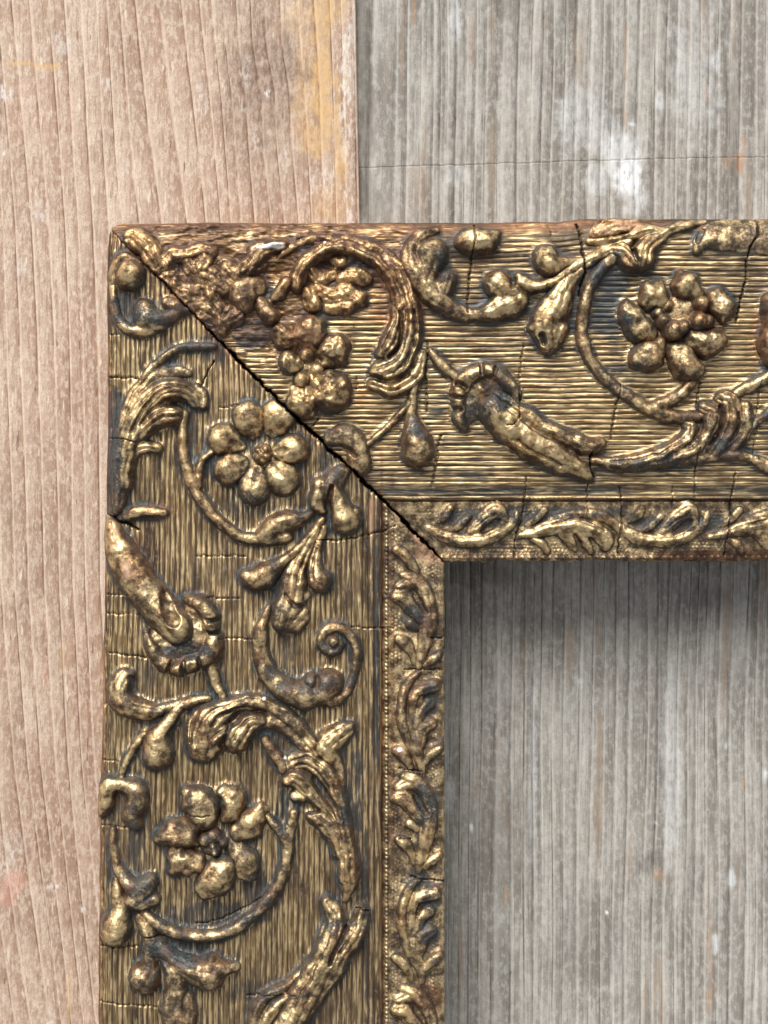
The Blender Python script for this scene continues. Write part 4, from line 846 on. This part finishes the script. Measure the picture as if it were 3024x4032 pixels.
def rail_surface(X, Y, side, vp=None):
    v = vcoord(X, Y, side) if vp is None else vp
    s = Y if side == 'L' else X
    z = zbase(X, Y, side)
    ap = samp(APR[side], X, Y); apw = samp(APW[side], X, Y)
    # reeding of the field
    per = PER
    rA = 6.5 * (1 - .93 * sm(ap, .02, .55)) * (0.75 + .5 * vn(X, Y, 160, 160, 52))
    start = RS[side]
    end = 1352 if side == 'L' else 1290
    rv = v
    dmg = 0
    if side == 'T':
        dmg = patches(X, Y, [(800, 1000, 420, 150, 1), (1150, 1000, 420, 130, 1), (1000, 1250, 260, 180, .9), (1350, 1130, 220, 130, .75), (1550, 960, 120, 160, .8)], 3)
        rA = rA * (1 - .85 * dmg)
    inf = sm(rv, start - 2, start + 6) * (1 - sm(rv, end - 20, end))
    rz, f = reed(rv - start, per, 1.0)
    z = z + rz * rA * inf
    crest = sm(np.minimum(f, 1 - f), .01, .16)
    if side == 'L':         # four broader reeds next to the groove
        rz2, f2 = reed(v - 260, 23.0, 1.0)
        i2 = sm(v, 258, 264) * (1 - sm(v, 348, 352))
        z = z + rz2 * 9 * i2
        crest = np.where(i2 > .5, sm(np.minimum(f2, 1 - f2), .04, .22), crest)
        inf = np.maximum(inf, i2)
    else:
        z = z - 5 * np.exp(-((v - 285) / 14.) ** 2) - 6 * np.exp(-((v - 268) / 4.) ** 2)
    gr = np.exp(-((v - 250) / 4.5) ** 2)
    z = z - 14 * gr
    # lump and wear
    z = z + (fbm(X, Y, 60, None, 53, 3) - .5) * 5 * sm(v, 240, 300) + (vn(X, Y, 12, 12, 54) - .5) * .7 * sm(v, 240, 300)
    z = z + dmg * ((fbm(X, Y, 70, 40, 55, 3) - .5) * 44 + (fbm(X, Y, 34, 12, 58, 2) - .5) * 12)
    z = z + 6 * sm(ap, .05, .9)
    z = z + (fbm(X, Y, 30, None, 56, 2) - .5) * 10 * sm(v, 1290, 1340)
    # beads and punched ground of the sight edge
    dots = np.zeros(X.shape)
    per_ = 17.0 if side == 'L' else 15.5
    if side == 'L':
        db = np.hypot(v - 234, ((s + 3 * vn(s, s * 0, 40, 40, 1)) % per_) - per_ / 2)
        z = z + 8.5 * np.clip(1 - (db / 8.0) ** 2, 0, 1) ** .6; dots = np.maximum(dots, 1 - sm(db, 4, 8))
    else:
        db = np.hypot(v - 24, (s % 27.0) - 13.5); z = z + 8 * np.clip(1 - (db / 8.0) ** 2, 0, 1) ** .6; dots = np.maximum(dots, 1 - sm(db, 4, 8))
        db = np.hypot(v - 256, (s % 17.0) - 8.5); z = z + 5 * np.clip(1 - (db / 6.5) ** 2, 0, 1) ** .6 * sm(vn(s, s * 0, 130, 130, 9), .3, .6)
    row = np.floor(v / 14.5); sh = (row % 2) * 8.0
    hv = v - row * 14.5 - 7.2 + (vn(row * 37.1, np.floor((s + sh) / 16) * 13.7, 1, 1, 3) - .5) * 5
    hs = ((s + sh) % 16.0) - 8.0
    db = np.hypot(hv, hs)
    pin = sm(v, 28, 44) * (1 - sm(v, 214, 224)) * (1 - sm(ap, .0, .35)) * sm(fbm(X, Y, 110, None, 57, 2), .30, .52)
    z = z + 3.2 * np.clip(1 - (db / 6.4) ** 2, 0, 1) ** .7 * pin
    dots = np.maximum(dots, (1 - sm(db, 3.5, 6.5)) * pin)
    ck = crackmask(X, Y)
    z = z - ck * 26
    # finish
    lg = fbm(X, Y, 340, None, 61, 3)
    along = fbm(X, Y, *((16, 260) if side == 'L' else (260, 16)), 62, 2)
    gild = (.56 if side == 'L' else .50) + .9 * (lg - .5) + .34 * (along - .5)
    gild = gild + inf * (crest * .20 - .14) * (1 - .6 * sm(ap, .05, .5))
    if side == 'T':
        gild = gild + .30 * sm(v, 330, 420) * (1 - sm(v, 820, 1000)) - .10 * sm(v, 1000, 1200)
    gild = np.where(v < 245, .33 + .6 * (lg - .5) + .22 * dots, gild)
    gild = gild - .3 * gr - .12 * sm(v, 1280, 1330)
    gild = gild + .35 * np.exp(-((v - 9) / 5.) ** 2)
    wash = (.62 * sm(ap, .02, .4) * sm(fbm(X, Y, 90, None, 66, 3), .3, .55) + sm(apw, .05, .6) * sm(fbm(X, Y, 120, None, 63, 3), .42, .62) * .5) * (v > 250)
    if side == 'T':
        wash = np.maximum(wash, .75 * np.exp(-((v - 288) / 16.) ** 2) * sm(vn(X, Y, 200, 200, 8), .25, .6))
    rust = np.maximum(.5 * (1 - crest) * inf * (1 - sm(ap, .05, .4)), .7 * gr) + .8 * sm(v, 1322, 1340)
    if side == 'T':
        rust = np.maximum(rust, .7 * dmg * sm(fbm(X, Y, 70, None, 64, 3), .35, .65)); gild = gild - .05 * dmg
        rust = np.maximum(rust, sm(v, 1285, 1310) * .85)
    rp = np.where(v >= start, (rv - start) / per + 10, 0)
    if side == 'L': rp = np.where((v >= 260) & (v < 351.9), (v - 260) / 23.0 + 3, rp)
    rp = rp * (sm(ap, .5, .0) > .35) * (dmg < .35 if side == 'T' else 1)
    rp = np.where(v > end - 12, 0, rp)
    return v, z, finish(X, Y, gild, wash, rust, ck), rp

def build_rail(side, v0, v1, nv, s_step, name, mat, parent, label=None):
    """v0..v1 share of the rail measured from the sight edge; rows follow the real outline"""
    s = np.arange(860, 4400, s_step) if side == 'L' else np.arange(400, 3390, s_step)
    if v1 is None:          # rows sit exactly on the reeds' grooves and crests
        h = 23.0 / 7
        vg = np.concatenate([np.arange(v0, 260, 2.5), 260 + np.arange(0, 28) * h]) if side == 'L' else np.arange(v0, 304.9, 3.0)
        vg = np.concatenate([vg, np.arange(RS[side], 1349, PER / 7), [1350.0]])
    else:
        vg = np.linspace(v0, v1, nv)
    if side == 'L':
        Sg, V = np.meshgrid(s, vg[::-1], indexing='ij'); Y = Sg
        vo = INX - left_outer(Y)
    else:
        V, Sg = np.meshgrid(vg[::-1], s, indexing='ij'); X = Sg
        vo = INY - top_outer(X)
    vr = np.where(V > 400, 400 + (V - 400) * (vo - 400) / 950.0, V)
    wob = (fbm(Sg, V, 1300, 220, 51, 2) - .5) * 14 * sm(V, 360, 560) * (1 - sm(V, 1150, 1290))
    if side == 'L': X = INX - vr + wob
    else: Y = INY - vr + wob
    v, z, at, rp = rail_surface(X, Y, side, V)
    md = mitre_d(X, Y); g = gap_w(X) * .5 * (.55 + .9 * vn(X, Y, 75, 75, 91))
    ins = (md > g) if side == 'T' else (md < -g)
    # rounded outer corner of the frame
    if side == 'T':
        cr = np.hypot(X - 500, Y - 956); ins &= ~((cr > 88) & (X < 500) & (Y < 956))
    else:
                cr = np.hypot(X - 500, Y - 956); ins &= ~((cr > 88) & (X < 500) & (Y < 956))
    soft = (md - g) if side == 'T' else (-g - md)
    z = z - 5 * (1 - sm(soft, 0, 9))
    if side == 'L':
        at['finish'][..., 3] = np.maximum(at['finish'][..., 3], (1 - sm(soft, 5, 14)) * sm(vn(X, Y, 50, 50, 77), .35, .6))
    z = np.where(ins, z, 34.0)
    e = 34.0
    if v0 == 0:      # close the sight-edge wall
        if side == 'L': z[:, -1] = e
        else: z[-1, :] = e
    if v1 is None:
        if side == 'L': z[:, 0] = e
        else: z[0, :] = e
    cin = ins[:-1, :-1] | ins[1:, :-1] | ins[1:, 1:] | ins[:-1, 1:]
    ob = grid_mesh(name, X, Y, z, cin, mat, parent, FK, at, {'reed': rp})
    if label: ob['label'] = label
    return ob

def build_tail(side, mat, parent):
    """the rail running on beyond the picture, with the same moulding"""
    v = np.concatenate([[0], np.arange(1, 1350, 3.4), [1349.9, 1350]])
    if side == 'L':
        X, Y = np.meshgrid(INX - v * (INX - 372) / 1350.0, np.array([4396., 4397., 7500.])); X = X[:, ::-1]; s = Y
    else:
        X, Y = np.meshgrid(np.array([3386., 3387., 6600.]), INY - v * (INY - 853) / 1350.0); X = X[::-1]; Y = Y[::-1]
    Yc = np.minimum(Y, 4395.) if side == 'L' else Y
    Xc = np.minimum(X, 3385.) if side == 'T' else X
    vv, z, at, rp = rail_surface(Xc, Yc, side)
    if side == 'L': z[:, 0] = 34; z[:, -1] = 34
    else: z[0] = 34; z[-1] = 34
    ob = grid_mesh('rail_end', X, Y, z - 1, np.ones((X.shape[0] - 1, X.shape[1] - 1), bool), mat, parent, FK, at)
    return ob

rails = {}
for side, mt, lab in (('L', M_L, 'vertical side rail with fine lengthwise reeding'), ('T', M_T, 'horizontal top rail, rusty and broken at its left end')):
    rails[side] = build_rail(side, 250, None, 370, 4.6, 'rail', mt, frame, lab)
    build_rail(side, 0, 251, 92, 4.0, 'sight_edge', M_O, frame)
    build_tail(side, mt, frame)

# ornaments
empties = {}
for p in PIECES:
    X, Y, H = p['X'], p['Y'], p['H']
    c0 = H > 0
    keep = c0[:-1, :-1] | c0[1:, :-1] | c0[1:, 1:] | c0[:-1, 1:]
    if not keep.any():
        continue
    side = p['side']
    ck = crackmask(X, Y)
    v = vcoord(X, Y, side)
    low = np.where(v < 250, 3.0, 8.0)
    z = zbase(X, Y, side) + np.where(H > 0, H + 2, -low) - ck * np.where(H > 0, 24, 0)
    hn = np.clip(H / 46., 0, 1)
    lg = fbm(X, Y, 200, None, 71, 3)
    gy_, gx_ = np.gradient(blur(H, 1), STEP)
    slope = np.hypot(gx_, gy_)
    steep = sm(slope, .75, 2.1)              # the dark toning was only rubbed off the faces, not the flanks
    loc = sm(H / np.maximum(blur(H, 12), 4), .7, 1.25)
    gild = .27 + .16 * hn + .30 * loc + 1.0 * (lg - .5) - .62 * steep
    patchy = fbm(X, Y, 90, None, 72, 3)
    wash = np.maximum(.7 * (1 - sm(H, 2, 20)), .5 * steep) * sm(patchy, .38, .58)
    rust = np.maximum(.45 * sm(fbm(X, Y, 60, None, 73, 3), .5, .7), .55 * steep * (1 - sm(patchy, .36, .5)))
    if p['name'] in ('broken_ornament', 'broken_leaf', 'leaf_rim'):
        rust = np.maximum(rust, .62); gild = gild + .12
    par = frame
    if p['parent'] is not None:
        if p['parent'] not in empties:
            e = bpy.data.objects.new('flower', None); COL.objects.link(e); e.parent = frame
            empties[p['parent']] = e
        par = empties[p['parent']]
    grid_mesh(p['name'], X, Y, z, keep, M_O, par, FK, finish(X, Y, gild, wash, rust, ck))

tri = sum(len(o.data.polygons) * 2 for o in bpy.data.objects if o.type == 'MESH')
print('triangles', tri)
